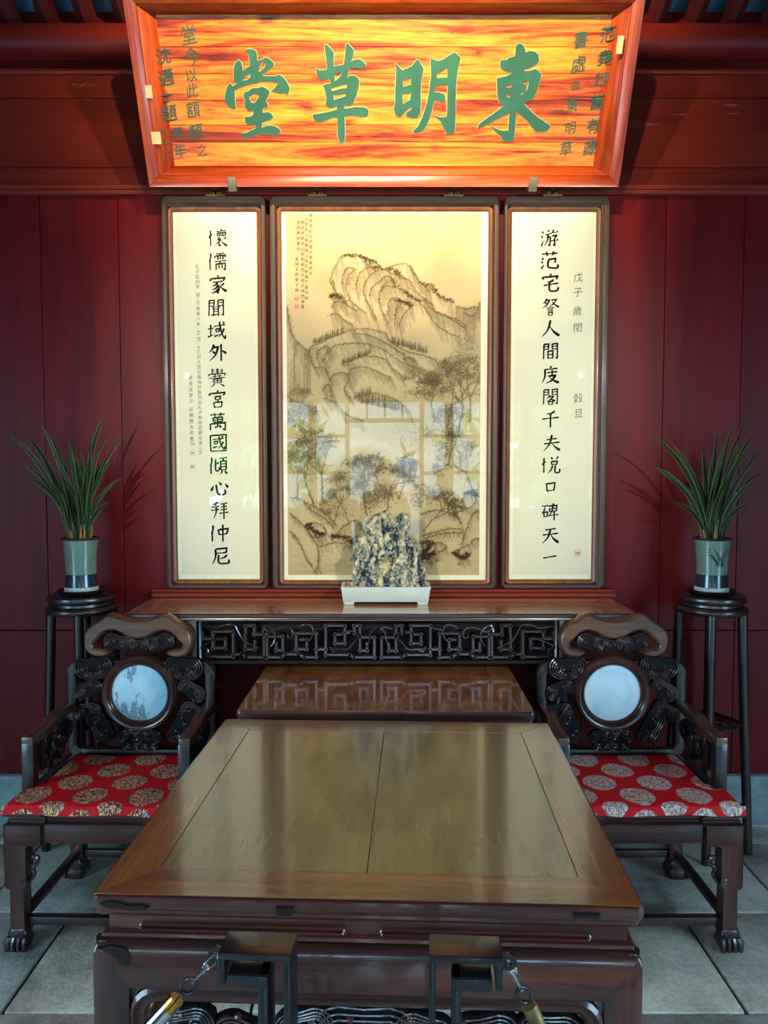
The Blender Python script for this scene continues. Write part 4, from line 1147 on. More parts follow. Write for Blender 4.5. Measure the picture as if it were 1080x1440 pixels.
    lin = np.where(colr <= 0.04045, colr / 12.92, ((np.clip(colr, 0, 1) + 0.055) / 1.055) ** 2.4)
    a, b = at(X0, 550, YP).x, at(X1, 550, YP).x; z1, z0 = wz(Y0), wz(Y1)
    gx = np.linspace(a, b, W); gz = np.linspace(z1, z0, H)
    co = np.zeros((H, W, 3)); co[..., 0] = gx[None, :]; co[..., 1] = YP - 0.0012; co[..., 2] = gz[:, None]
    me = bpy.data.meshes.new('painted_silk')
    idx = np.arange(H * W).reshape(H, W)
    q = np.stack([idx[1:, :-1], idx[1:, 1:], idx[:-1, 1:], idx[:-1, :-1]], -1).reshape(-1, 4)
    me.vertices.add(H * W); me.vertices.foreach_set('co', co.ravel())
    me.loops.add(q.size); me.loops.foreach_set('vertex_index', q.ravel())
    me.polygons.add(len(q)); me.polygons.foreach_set('loop_start', np.arange(0, q.size, 4)); me.polygons.foreach_set('loop_total', np.full(len(q), 4))
    me.update()
    ca = me.color_attributes.new('Col', 'FLOAT_COLOR', 'POINT')
    rgba = np.ones((H * W, 4)); rgba[:, :3] = lin.reshape(-1, 3); ca.data.foreach_set('color', rgba.ravel())
    me.materials.append(attr_mat('painted_silk'))
    o = bpy.data.objects.new('painted_silk', me); COL.objects.link(o); o.parent = par
    return o


paint(ps)
m = MB()
COLS = [(437, 303, '萬壑雪松生奇理中居者怪夫'), (431, 308, '人間有入保華嶺山有孔新篇下蒼中似'), (425.5, 313, '寒枝林路仰山有對榭西光極天林西海雲'), (419.5, 313, '遠把寒好景也'), (417.5, 364, '金城王原東子拜')]
for x, y, t_ in COLS:
    for ch in t_:
        sg(m, ch, x, y, 5.6, bold=-0.002, depth=0.0016); y += 7.4
m.build('small_inscription', 'ink', ps, fixn=False)
seal(ps, 417.5, 420, 6.5, 'seal'); seal(ps, 417.5, 431, 6.5, 'seal')

# ================================================================== ALTAR TABLE
AW, AD, AH = 2.15, 0.44, 1.10
AY0 = 3.165                                            # its front edge
al = thing('altar_table', 'long altar table with tan top and carved fret apron, against the red wall', 'table', (-0.012, AY0 + AD / 2, 0))
rng_ = [(0, AH - 0.001), (0.004, AH - 0.006), (0.005, AH - 0.016), (0.001, AH - 0.022), (-0.004, AH - 0.026)]
T_xy = lambda x, z, y: (x, z, y)


def top_frame(par, W, D, H, fw, mats, edge, panel_mat, n_panel, th=0.03, axis_x='x'):
    """mitred frame boards round tongue-and-groove panel boards, plus the moulded edge"""
    hw, hd = W / 2, D / 2
    oc = [(-hw, -hd), (hw, -hd), (hw, hd), (-hw, hd)]; ic = [(-hw + fw, -hd + fw), (hw - fw, -hd + fw), (hw - fw, hd - fw), (-hw + fw, hd - fw)]
    for k in range(4):
        k2 = (k + 1) % 4; loops = []
        for o1, i1 in ((oc[k], ic[k]), (oc[k2], ic[k2])):
            loops.append([(o1[0], o1[1], H), (i1[0], i1[1], H), (i1[0], i1[1], H - th), (o1[0], o1[1], H - th)])
        MB().loft(loops).build('frame_board', mats[k % 2], par, bevel=0.0007, seg=1)
    xs_ = np.linspace(-hw + fw + 0.0005, hw - fw - 0.0005, n_panel + 1)
    for k in range(n_panel):
        MB().box(xs_[k] + 0.0005, xs_[k + 1] - 0.0005, -hd + fw + 0.001, hd - fw - 0.001, H - th, H - 0.0006).build('panel_board', panel_mat, par, bevel=0.0008, seg=1)
    m = MB(); m.ring(hw, hd, 0.012, edge, (0, 0), 5, T=T_xy); m.build('top_moulding', mats[0].replace('top', 'rose').replace('altar', 'ebony').replace('burl', 'rose_x') if False else 'rose_x', par)


top_frame(al, AW - 0.012, AD - 0.012, AH, 0.085, ('altar_x', 'altar_y'), [(0.0, AH), (0.006, AH - 0.004), (0.007, AH - 0.014), (0.003, AH - 0.018), (0.005, AH - 0.024), (-0.002, AH - 0.030), (-0.03, AH - 0.03)], 'altar_x', 1)
al.children[-1].data.materials[0] = M['ebony_x']
yA = -AD / 2 + 0.02
def ax_(px): return at(px, 900, AY0 + 0.02).x + 0.012
def az_(py): return at(540, py, AY0 + 0.02).z
lx, rx = ax_(278), ax_(785)
ZT, ZB = az_(868.5), az_(934)
for k, (a, b) in enumerate(((lx - 0.055, lx - 0.004), (rx + 0.004, rx + 0.055))):
    for y in (yA, AD / 2 - 0.065):
        MB().box(a, b, y, y + 0.05, 0, AH - 0.03).build('leg', 'ebony_z', al, bevel=0.004)
    MB().box(a + 0.015, b - 0.015, yA + 0.05, AD / 2 - 0.065, 0.25, AH - 0.04).build('side_panel', 'ebony_z', al)
    MB().box(a - 0.004, b + 0.004, yA - 0.004, AD / 2 - 0.01, 0, 0.05).build('foot', 'ebony_y', al, bevel=0.004)
m = MB()
cx_, cz_ = (lx + rx) / 2, (ZT + ZB) / 2; hw_, hh_ = (rx - lx) / 2, (ZT - ZB) / 2
m.ring(hw_ - 0.016, hh_ - 0.014, 0.002, [(0.014, yA + 0.03), (0.014, yA), (0.009, yA - 0.003), (0.004, yA), (0.0, yA + 0.004), (0.0, yA + 0.03)], (cx_, cz_), 3)
m.build('apron_frame', 'ebony_x', al)
MB().box(lx, rx, yA + 0.055, yA + 0.062, ZB, ZT).build('apron_shade_sheet', 'carve_shade', al)  # dark sheet standing in for the unlit space behind the open fretwork
MB().box(lx - 0.3, lx - 0.055, yA + 0.005, yA + 0.03, AH - 0.075, AH - 0.03).build('end_bracket', 'ebony_x', al, bevel=0.004)
MB().box(rx + 0.055, rx + 0.3, yA + 0.005, yA + 0.03, AH - 0.075, AH - 0.03).build('end_bracket', 'ebony_x', al, bevel=0.004)
FR = [[(150,303),(278,303),(278,175),(175,175),(175,258),(238,258),(238,212),(203,212)], [(120,185),(120,212),(175,212)],
      [(278,290),(320,290),(345,305),(435,305),(435,190),(385,190),(385,145),(342,145),(342,180)], [(340,200),(340,265),(388,265),(388,228)],
      [(450,190),(450,305),(520,305),(545,290),(610,290),(640,305),(700,305),(700,185),(598,185),(598,265),(652,265),(652,216),(625,216)], [(450,200),(530,200),(530,270),(497,270),(497,238)],
      [(700,265),(748,265)], [(748,293),(870,293),(892,305),(995,305),(995,205),(922,205),(922,272),(958,272),(958,240)],
      [(748,293),(748,145),(845,145),(845,235),(795,235),(795,190),(822,190)], [(845,180),(880,180),(905,190),(922,190),(922,145),(893,145),(893,172)]]
VN = [[(130,145),(160,150),(200,155),(240,140),(285,140),(300,165),(330,215),(370,240),(412,258)], [(120,260),(135,240),(180,220),(240,205)], [(130,290),(150,285),(150,262),(135,258)],
      [(430,175),(440,145),(465,150),(490,180),(490,220),(470,250)], [(430,150),(460,175),(500,160),(540,152),(575,165),(580,200),(560,205),(555,190)], [(605,155),(640,140),(670,142),(685,175),(670,215),(645,225)],
      [(690,165),(740,155)], [(780,262),(810,262),(860,262),(890,230),(905,215)], [(770,250),(785,275),(810,268)], [(940,160),(970,150),(1000,160),(980,175),(970,220),(955,255)]]
def fr_pt(zx, zy, mir, d):
    px = 250 + zx / 3.6; px = 531.5 * 2 - px if mir else px
    return Vector((ax_(px), yA + d, az_(840 + zy / 3.6)))
for mir in (0, 1):
    for L in FR:
        pts = [fr_pt(a, b, mir, 0.006) for a, b in L]; m = MB()
        for p, q in zip(pts, pts[1:]):
            d = (q - p).normalized(); n = Vector((-d.z, 0, d.x)); h = 0.0085
            a, b = p - d * h, q + d * h
            sec = lambda c: [c + n * h + Vector((0, 0.034, 0)), c + n * h + Vector((0, 0.004, 0)), c + n * h * 0.45 + Vector((0, -0.003, 0)), c - n * h * 0.45 + Vector((0, -0.003, 0)), c - n * h + Vector((0, 0.004, 0)), c - n * h + Vector((0, 0.034, 0))]
            m.loft([sec(a), sec(b)])
        m.build('fret_bar', 'carve', al)
    for L in VN:
        pts = smooth([fr_pt(a, b, mir, 0.0) for a, b in L], 5)
        MB().tube(pts, lambda t: 0.0055 * (1 - 0.5 * t), 5).build('vine_carving', 'carve', al)


# ================================================================== THE TWO SQUARE TABLES
def square_table(name, label, loc, rz, W, D, H, fmats, pmat, npan, front, slots=True):
    o = thing(name, label, 'table', loc, (0, 0, rz))
    edge = [(-0.002, H), (0.005, H - 0.004), (0.007, H - 0.012), (0.006, H - 0.026), (0.001, H - 0.032), (-0.003, H - 0.033), (-0.002, H - 0.040), (-0.008, H - 0.048), (-0.022, H - 0.052), (-0.03, H - 0.052)]
    top_frame(o, W - 0.012, D - 0.012, H, 0.1, fmats, edge, pmat, npan)
    hw, hd = W / 2, D / 2
    m = MB(); m.ring(hw, hd, 0.01, [(-0.028, H - 0.05), (-0.028, H - 0.084), (-0.018, H - 0.088), (-0.016, H - 0.094), (-0.022, H - 0.098)], (0, 0), 4, T=T_xy)
    m.build('waist', 'rose_x', o)
    if slots:
        for cx in (-0.245, 0.238):
            m = MB(); m.ring(0.205, 0.0055, 0.005, [(0.003, -hd + 0.03), (0.003, -hd + 0.020), (0.0, -hd + 0.017), (-0.003, -hd + 0.020), (-0.003, -hd + 0.03)], (cx, H - 0.076), 4)
            m.build('waist_bead', 'rose_x', o)
    lg, zb = 0.076, H - 0.19
    z1 = H - 0.096
    for sx in (-1, 1):
        for sy in (-1, 1):
            # leg: wide square top mitred to the aprons, slight inward foot
            m = MB(); loops = []
            for z, wd in ((0, 0.07), (0.03, 0.074), (0.06, 0.062), (0.14, 0.062), (0.30, 0.07), (z1 - 0.03, lg), (z1 - 0.012, lg - 0.004), (z1, lg - 0.016)):
                off = 0.0 if z < z1 - 0.02 else (lg - wd)
                ox, oy = hw - 0.002 - off, hd - 0.002 - off
                if z > z1 - 0.02: wd2 = lg - off * 1.0
                else: wd2 = wd
                a = [(sx * ox, sy * oy), (sx * (ox - wd2), sy * oy), (sx * (ox - wd2), sy * (oy - wd2)), (sx * ox, sy * (oy - wd2))]
                loops.append([(x, y, z) for x, y in (a if sx * sy > 0 else a[::-1])])
            m.loft(loops); m.build('leg', 'rose_z', o, bevel=0.004)
    for k in range(4):
        L = (hw if k % 2 == 0 else hd) - 0.002
        dd = (hd if k % 2 == 0 else hw)
        ca, sa = math.cos(k * math.pi / 2), math.sin(k * math.pi / 2)
        rot = lambda x, y, z: (x * ca - y * sa, x * sa + y * ca, z)
        # mitred apron with rolled shoulder
        sec = [(-dd + 0.018, z1), (-dd + 0.006, z1 - 0.008), (-dd - 0.001, z1 - 0.022), (-dd - 0.001, zb), (-dd + 0.03, zb), (-dd + 0.03, z1)]
        loops = []
        for s in (-1, 1):
            loops.append([rot(s * (L - (lg * 0.97) * (1 if (zz < zb + 0.01) else (z1 - zz) / (z1 - zb)) - 0.001), y, zz) for y, zz in sec])
        MB().loft(loops).build('apron', 'rose_x' if k % 2 == 0 else 'rose_y', o, bevel=0.0015, seg=1)
        if k == 0 or front:
            m = MB(); oz0 = zb - 0.30
            cz, hh = (zb + oz0) / 2, (zb - oz0) / 2
            hwi = (hw if k % 2 == 0 else hd) - lg
            m.ring(hwi - 0.03, hh - 0.028, 0.025, [(0.03, -dd + 0.02), (0.03, -dd + 0.004), (0.022, -dd - 0.003), (0.014, -dd + 0.004), (0.008, -dd + 0.006), (0.002, -dd + 0.004), (-0.004, -dd + 0.01), (-0.004, -dd + 0.025)], (0, cz), 6, T=lambda x, z, y: rot(x, y, z))
            m.build('apron_bead', 'rose_x' if k % 2 == 0 else 'rose_y', o)
            MB().loft([[rot(x, y, z) for y, z in ((-dd + 0.008, oz0 - 0.03), (-dd + 0.04, oz0 - 0.03), (-dd + 0.04, oz0), (-dd + 0.008, oz0))] for x in (-hwi - 0.01, hwi + 0.01)]).build('lower_rail', 'rose_x', o)
    if front:
        y0 = -hd + 0.012
        zc = zb - 0.10
        rq = random.Random(5)
        spec = [(-0.36, zc + 0.015, 0.10, 10), (-0.24, zc - 0.01, 0.11, -20), (-0.12, zc + 0.02, 0.10, 15), (0.0, zc - 0.0, 0.19, 0), (0.12, zc + 0.015, 0.10, -15), (0.24, zc + 0.012, 0.115, 12), (0.365, zc + 0.02, 0.11, 0),
                (-0.40, zc - 0.10, 0.09, 80), (-0.30, zc - 0.12, 0.10, -10), (-0.17, zc - 0.11, 0.10, 150), (-0.06, zc - 0.13, 0.09, 30), (0.07, zc - 0.12, 0.1, -40), (0.18, zc - 0.11, 0.11, 170), (0.30, zc - 0.10, 0.10, 10), (0.40, zc - 0.12, 0.09, -80)]
        for a, b, w_, an in spec:
            m = MB(); cloud(m, a, b, w_ * 0.9, y0, y0 + 0.022, an, 0.0026, (0.16, 0.225, 0.30, 0.385)); m.build('cloud_carving', 'carve', o)
        for a, b in zip(spec[:6], spec[1:7]):
            MB().tube(smooth([(a[0] + 0.03, y0 + 0.012, a[1] - 0.03), ((a[0] + b[0]) / 2, y0 + 0.006, (a[1] + b[1]) / 2 - 0.055), (b[0] - 0.03, y0 + 0.012, b[1] - 0.03)], 6), 0.008, 6).build('carved_branch', 'carve', o)
        for k in range(16):
            x = -0.42 + k * 0.056; z = zc + (0.04 if k % 2 else -0.055)
            MB().lathe([(0.0005, -0.008), (0.006, -0.005), (0.008, 0), (0.006, 0.005), (0.0005, 0.008)], 8, (x, y0)).build('carved_berry', 'rose_z', o).location.z = z
    return o


ft = square_table('square_table', 'big glossy brown square table with a worn front edge in the foreground', (-0.0175, 1.993, 0), R(-2.4), 1.087, 1.08, 0.86, ('top_x', 'top_y'), 'panel_y', 2, True)
# wear on the near edge
for pts, z_ in (([(-0.52, 0.846), (-0.50, 0.851), (-0.478, 0.848), (-0.47, 0.843), (-0.44, 0.845), (-0.422, 0.84), (-0.43, 0.835), (-0.46, 0.834), (-0.485, 0.838), (-0.51, 0.839)], 0), ([(-0.172, 0.847), (-0.135, 0.847), (-0.140, 0.830), (-0.168, 0.832)], 0), ([(0.405, 0.848), (0.455, 0.848), (0.455, 0.840), (0.405, 0.840)], 0)):
    m = MB(); m.prism(pts, lambda x, z, d: Vector((x, d, z)), -0.548, -0.5405); m.build('worn_patch', 'wear', ft)
m = MB(); m.prism([(-0.53, 0.752), (-0.50, 0.758), (-0.47, 0.752), (-0.462, 0.738), (-0.466, 0.722), (-0.478, 0.718), (-0.49, 0.732), (-0.505, 0.742)], lambda x, z, d: Vector((x, d, z)), -0.5430, -0.535)
m.build('worn_patch', 'wear', ft)
mt = square_table('square_table', 'second square table with a burl top, pushed under the altar table', (0.012, 3.10, 0), R(-1.0), 1.045, 0.94, 0.86, ('burl', 'burl'), 'burl', 1, False)

# ================================================================== ARMCHAIRS
def step_outline(hw, y0, y1, cw, st, r=0.012):
    """seat outline: corner blocks stand forward of the middle of the front"""
    front = [(-hw, y0), (-hw + cw, y0), (-hw + cw + 0.006, y0 + st), (hw - cw - 0.006, y0 + st), (hw - cw, y0), (hw, y0)]
    return front + [(hw, y1), (-hw, y1)]


def chair(name, label, loc, rz, marble_m, grp=None):
    o = thing(name, label, 'armchair', loc, (0, 0, rz))
    hw = 0.318
    def slab(nm, z_prof, mt, base):
        m = MB(); loops = [[(x * (1 + off / hw), y + (off if y > 0 else -off), z) for x, y in base] for off, z in z_prof]
        m.loft(loops); return m.build(nm, mt, o, sharp=30)
    base = step_outline(hw, -0.27, 0.27, 0.135, 0.012)
    slab('seat', [(-0.012, 0.480), (0.0, 0.484), (0.002, 0.492), (0.0, 0.500), (-0.006, 0.503)], 'ebony_x', base)
    slab('seat_waist', [(0.0, 0.448), (0.0, 0.453), (-0.010, 0.458), (-0.014, 0.464), (-0.010, 0.4665), (-0.014, 0.470), (-0.014, 0.480)], 'rose_x', base)
    # aprons
    for sy in (-1, 1):
        m = MB()
        for a, b, y in ((-hw, -hw + 0.137, -0.27), (-hw + 0.135, hw - 0.135, -0.258), (hw - 0.137, hw, -0.27)):
            yy = y if sy < 0 else -y - 0.0
            y0, y1 = sorted((yy, yy - sy * 0.024)); lo = 0.378 if abs(a + b) > 0.3 else 0.385
            m.box(a + 0.004, b - 0.004 if b < hw else b - 0.004, y0, y1, lo, 0.45)
        m.build('apron', 'rose_x', o, bevel=0.003)
    for sx in (-1, 1):
        x0, x1 = sorted((sx * (hw - 0.004), sx * (hw - 0.028)))
        MB().box(x0, x1, -0.262, 0.262, 0.385, 0.45).build('apron', 'rose_y', o, bevel=0.003)
    # legs: wide shoulder, notch, slim shank, claw-and-ball foot
    for sx in (-1, 1):
        for sy in (-1, 1):
            X, Y = sx * (hw - 0.002), sy * 0.268
            out = [(0.0, 0.45), (0.0, 0.235), (0.006, 0.226), (0.018, 0.222), (0.018, 0.075), (0.066, 0.075), (0.066, 0.222), (0.076, 0.24), (0.076, 0.37), (0.092, 0.39), (0.10, 0.45)]
            m = MB(); m.prism([(X - sx * a, z) for a, z in out], lambda x, z, d: Vector((x, d, z)), Y, Y - sy * 0.05)
            lg = m.build('leg', 'rose_z', o, bevel=0.003)
            # spandrel curl on the inner side
            m = MB(); m.tube(smooth([(X - sx * 0.076, Y - sy * 0.02, 0.24), (X - sx * 0.094, Y - sy * 0.02, 0.265), (X - sx * 0.088, Y - sy * 0.02, 0.29), (X - sx * 0.104, Y - sy * 0.02, 0.305), (X - sx * 0.108, Y - sy * 0.02, 0.325), (X - sx * 0.09, Y - sy * 0.02, 0.33)], 5), 0.009, 6)
            sp = [Vector((X - sx * (0.06 + 0.011 * (1 - k / 12) * math.cos(k * 0.9)), Y + sy * 0.0, 0.25 + 0.011 * (1 - k / 12) * math.sin(k * 0.9))) for k in range(12)]
            m.tube(sp, 0.0025, 5); m.build('leg_curl', 'carve', lg)
            cx, cy = X - sx * 0.036, Y - sy * 0.030
            m = MB(); m.loft([[(cx + hx * a, cy + hx2 * b, z) for a, b in rrect(1, 1, 0.45, 4)] for hx, hx2, z in ((0.024, 0.024, 0.085), (0.030, 0.030, 0.074), (0.036, 0.036, 0.058), (0.030, 0.032, 0.046), (0.034, 0.036, 0.034), (0.037, 0.040, 0.018), (0.030, 0.034, 0.0))])
            for q in range(4):
                a = (q - 1.5) * 0.017
                m.tube([(cx + a, cy + sy * 0.030, 0.044), (cx + a * 1.15, cy + sy * 0.042, 0.028), (cx + a * 1.2, cy + sy * 0.040, 0.004)], 0.0085, 6)
                m.tube([(cx + sx * 0.030, cy + a, 0.044), (cx + sx * 0.041, cy + a * 1.15, 0.028), (cx + sx * 0.038, cy + a * 1.2, 0.004)], 0.0085, 6)
            m.build('claw_foot', 'ebony_z', lg, sharp=50)
    # box stretcher
    for y in (-0.252, 0.226): MB().box(-hw + 0.06, hw - 0.06, y, y + 0.028, 0.082, 0.112).build('stretcher', 'ebony_x', o, bevel=0.003)
    for x in (-hw + 0.022, hw - 0.052): MB().box(x, x + 0.03, -0.22, 0.22, 0.084, 0.11).build('stretcher', 'ebony_y', o, bevel=0.003)
    # back: rounded rectangular frame
    BZ0, BZ1 = 0.503, 0.912
    m = MB(); yb = 0.232
    m.ring(0.268, (BZ1 - BZ0) / 2 - 0.040, 0.02, [(0.0, yb + 0.034), (0.0, yb + 0.004), (0.004, yb), (0.038, yb), (0.042, yb + 0.004), (0.042, yb + 0.034), (0.0, yb + 0.034)], (0, (BZ0 + BZ1) / 2 + 0.0), 6)
    # (thin bottom rail, heavier posts)
    m.build('back_frame', 'ebony_z', o, sharp=45)
    # yoke-shaped crest rail
    half = [(0,115),(60,110),(130,92),(190,72),(230,78),(280,113),(340,150),(385,190),(402,240),(400,300),(375,350),(325,378),(270,382),(222,366),(205,345),(232,330),(285,318),(318,312),(330,290),(300,258),(250,208),(200,190),(150,197),(100,222),(50,243),(0,250)]
    cvt = lambda a, b: (a * 0.000556, 1.112 - (b - 68) * 0.000574)
    R_ = [cvt(a, b) for a, b in half]
    Lh = [(-x, z) for x, z in R_]
    outer = [tuple(p)[:2] for p in smooth([(x, z, 0) for x, z in R_], 2)]
    poly = outer + [(-x, z) for x, z in outer[::-1][1:-1]]
    yc0, yc1 = 0.205, 0.258
    m = MB()
    g1 = [tuple(p) for p in grow(poly, -0.004)]; g2 = [tuple(p) for p in grow(poly, -0.010)]
    n = len(poly)
    def lay(pl_, y): return [(p[0], y, p[1]) for p in pl_]
    loops = [lay(poly, yc1), lay(poly, yc0 + 0.014), lay(g1, yc0 + 0.004), lay(g2, yc0)]
    m.loft(loops, True, False)
    for L, y in ((poly, yc1), (g2, yc0)):
        tr = tessellate_polygon([[Vector((p[0], p[1], 0)) for p in L]]); m.add([(p[0], y, p[1]) for p in L], [tuple(t) for t in tr])
    m.build('crest_rail', 'crest_x', o, sharp=60)
    # round medallion
    zc = 0.781; m = MB()
    m.circ((0, zc), 0.117, [(-0.002, 0.232), (0.0, 0.218), (0.006, 0.213), (0.010, 0.218), (0.018, 0.206), (0.026, 0.204), (0.031, 0.211), (0.034, 0.209), (0.038, 0.216), (0.041, 0.226), (0.041, 0.262), (-0.002, 0.262)])
    m.build('medallion_ring', 'ring', o, sharp=45)
    m = MB(); m.prism([(0.119 * math.cos(a * math.pi / 24), zc + 0.119 * math.sin(a * math.pi / 24)) for a in range(48)], lambda x, z, d: Vector((x, d, z)), 0.226, 0.255); m.build('marble_disc', marble_m, o)
    # cloud carvings
    yc = 0.228
    cl = [(-0.092, 0.988, 0.092, -18), (0.092, 0.988, 0.092, 18), (-0.045, 0.998, 0.046, -8), (0.045, 0.998, 0.046, 8), (0, 0.978, 0.062, 0),
          (-0.187, 0.890, 0.128, 184), (0.187, 0.890, 0.128, 176), (-0.187, 0.862, 0.062, 180), (0.187, 0.862, 0.062, 180),
          (-0.214, 0.790, 0.098, 22), (0.214, 0.790, 0.098, -32), (-0.220, 0.700, 0.094, 8), (0.222, 0.700, 0.094, -30), (-0.165, 0.640, 0.118, 118), (0.165, 0.640, 0.118, -118),
          (-0.040, 0.598, 0.078, 10), (0.040, 0.598, 0.078, -10), (-0.035, 0.560, 0.066, 180), (0.035, 0.560, 0.066, 180)]
    for k, (x, z, w_, an) in enumerate(cl):
        m = MB(); lv = (0.20, 0.29, 0.385) if w_ > 0.08 else (0.22, 0.37)
        yy = yc if k not in (5, 6, 7, 8) else 0.216
        cloud(m, x, z, w_ * 0.90, yy, yy + 0.022, an, 0.0030, lv); m.build('cloud_carving', 'carve', o)
    for s in (-1, 1):
        for L in ([(0.214, 0.765), (0.222, 0.745), (0.222, 0.725)], [(0.222, 0.68), (0.205, 0.668), (0.19, 0.66)], [(0.205, 0.905), (0.235, 0.895), (0.27, 0.893)], [(0.175, 0.60), (0.185, 0.56), (0.19, 0.535)], [(0.035, 0.585), (0.02, 0.58), (0.0, 0.60)]):
            MB().tube([(s * a, yc + 0.012, b) for a, b in L], 0.009, 6).build('carved_link', 'carve', o)
    # arms
    for sx in (-1, 1):
        xo = sx * (hw - 0.006)
        m = MB()
        path = [(-0.142, 0.722), (-0.06, 0.724), (0.02, 0.727), (0.035, 0.738), (0.06, 0.742), (0.235, 0.745)]
        loops = [[(xo, y, z), (xo - sx * 0.044, y, z), (xo - sx * 0.044, y, z - 0.038), (xo, y, z - 0.038)] for y, z in path]
        m.loft(loops); m.build('armrest', 'crest_y', o, bevel=0.005)
        x0, x1 = sorted((xo, xo - sx * 0.046))
        MB().box(x0, x1, -0.145, -0.100, 0.50, 0.700).build('arm_post', 'ebony_z', o, bevel=0.006)
        MB().box(x0 + 0.006, x1 - 0.006, -0.10, 0.235, 0.50, 0.52).build('arm_lower_rail', 'ebony_y', o)
        for y, z, w_, an in ((-0.03, 0.63, 0.12, 90), (0.06, 0.60, 0.12, -20), (0.14, 0.64, 0.12, 200)):
            m = MB(); cloud(m, y, z, w_ * 0.8, sx * 0.272, sx * 0.296, an, 0.0026, T=lambda x, z, yv: Vector((yv, x, z))); m.build('cloud_carving', 'carve', o)
    return o


chair('armchair', 'dark carved armchair with a blue landscape marble disc, left of the big table', (-1.012, 2.892, 0), R(-1.6), 'marble_l')
chair('armchair', 'dark carved armchair with a plain pale marble disc, right of the big table', (0.942, 2.892, 0), R(0.6), 'marble_r')


def cushion(label, loc, rz, mt, drape):
    o = None; m = MB(); rows = []
    zt = 0.533
    for j in range(40):
        t = j / 39; y = 0.215 - t * 0.49
        if y > -0.09: hw = 0.262
        else: hw = 0.262 + 0.052 * min(1, (-0.09 - y) / 0.06) ** 0.8
        row = []
        edge = 1 - min(1, max(0, (t - 0.965) / 0.035)) ** 2 * 0.45; back = min(1, t / 0.04)
        n = 44
        for i in range(n + 1):
            s = -1 + 2 * i / n; x = s * hw
            e = (1 - abs(s)) * hw
            roll = min(1, e / 0.016); roll = math.sqrt(max(0, 1 - (1 - roll) ** 2))
            z = 0.505 + (zt - 0.505) * roll * (0.4 + 0.6 * edge) * (0.5 + 0.5 * back)
            z += 0.004 * noise.noise(Vector((x * 7, y * 7, loc[0]))) * roll
            wv = 0.005 * math.sin(x * 26 + loc[0]) * (t > 0.9)
            row.append((x, y + wv * 0.5, z))
        rows.append(row)
    # front flap
    for k, dz in enumerate((0.004, 0.014, 0.024, 0.034)):
        row = [(p[0] * (1 + 0.004 * k), -0.276 - 0.003 * k + 0.0025 * math.sin(p[0] * 34 + k), max(0.532 - dz - 0.000 * k, 0.496) + 0.003 * math.sin(p[0] * 21)) for p in rows[39]]
        rows.append(row)
    n = len(rows[0]); vs_ = [p for r_ in rows for p in r_]; fs = []
    for j in range(len(rows) - 1):
        for i in range(n - 1):
            a = j * n + i; fs.append((a, a + 1, a + n + 1, a + n))
    m.add(vs_, fs)
    # underside
    m.add([(-0.262, 0.215, 0.504), (0.262, 0.215, 0.504), (0.262, -0.09, 0.504), (0.318, -0.15, 0.504), (0.318, -0.268, 0.504), (-0.318, -0.268, 0.504), (-0.318, -0.15, 0.504), (-0.262, -0.09, 0.504)], [(0, 1, 2, 3, 4, 5, 6, 7)])
    o = m.build('seat_cushion', mt, None, sharp=60)
    o.location = loc; o.rotation_euler = (0, 0, rz)
    return tag(o, label, 'cushion')


cushion('red brocade cushion with darker gold round motifs, on the left armchair', (-1.012, 2.892, 0), R(-1.6), 'brocade_gold', 0)
cushion('red brocade cushion with pale round motifs and a pinkish front flap, on the right armchair', (0.942, 2.892, 0), R(0.6), 'brocade_pale', 1)


# ================================================================== PLANT STANDS, POTS, LEAVES
def stand(label, loc, angs, shelf):
    o = thing('plant_stand', label, 'plant stand', loc)
    MB().lathe([(0.001, 1.142), (0.10, 1.144), (0.135, 1.147), (0.144, 1.142), (0.147, 1.132), (0.143, 1.121), (0.132, 1.114), (0.001, 1.112)], 40).build('top', 'ebony_x', o)
    MB().lathe([(0.10, 1.115), (0.128, 1.114), (0.130, 1.104), (0.10, 1.10)], 40).build('waist', 'ebony_x', o)
    MB().lathe([(0.10, 1.102), (0.140, 1.102), (0.151, 1.094), (0.154, 1.084), (0.151, 1.074), (0.142, 1.067), (0.10, 1.066)], 40).build('ring_apron', 'ebony_x', o)
    rt, rb = 0.128, 0.174
    rr = lambda z: rt + (rb - rt) * (1 - z / 1.09) ** 1.15
    for a in angs:
        c, s = math.cos(R(a)), math.sin(R(a))
        MB().tube([(c * rr(z), s * rr(z), z) for z in (0.0, 0.02, 0.3, 0.6, 0.9, 1.09)], lambda t: 0.019 + 0.003 * t, 12).build('leg', 'ebony_z', o)
    zs = 0.575; q = [Vector((math.cos(R(a)) * rr(zs), math.sin(R(a)) * rr(zs), zs)) for a in angs]
    for k in range(4):
        MB().tube([q[k], q[(k + 1) % 4]], 0.014, 4, flat=0.8).build('stretcher', 'ebony_x', o)
        z2 = Vector((0, 0, 0.36)); a_, b_ = [Vector((math.cos(R(a)) * rr(0.2), math.sin(R(a)) * rr(0.2), 0.2)) for a in (angs[k], angs[(k + 1) % 4])]
        MB().tube([a_, b_], 0.013, 4, flat=0.8).build('stretcher', 'ebony_x', o)
    for k in range(1, 4):
        t = k / 4
        MB().tube([q[0].lerp(q[1], t), q[3].lerp(q[2], t)], 0.007, 4).build('shelf_bar', 'ebony_x', o)
        MB().tube([q[1].lerp(q[2], t), q[0].lerp(q[3], t)], 0.007, 4).build('shelf_bar', 'ebony_x', o)
    return o


SL_, SR_ = (-1.345, 3.395, 0), (1.452, 3.385, 0)
stand('tall round-topped dark plant stand behind the left armchair', SL_, (195, 285, 15, 105), 1)
stand('tall round-topped dark plant stand behind the right armchair', SR_, (248, 338, 68, 158), 1)


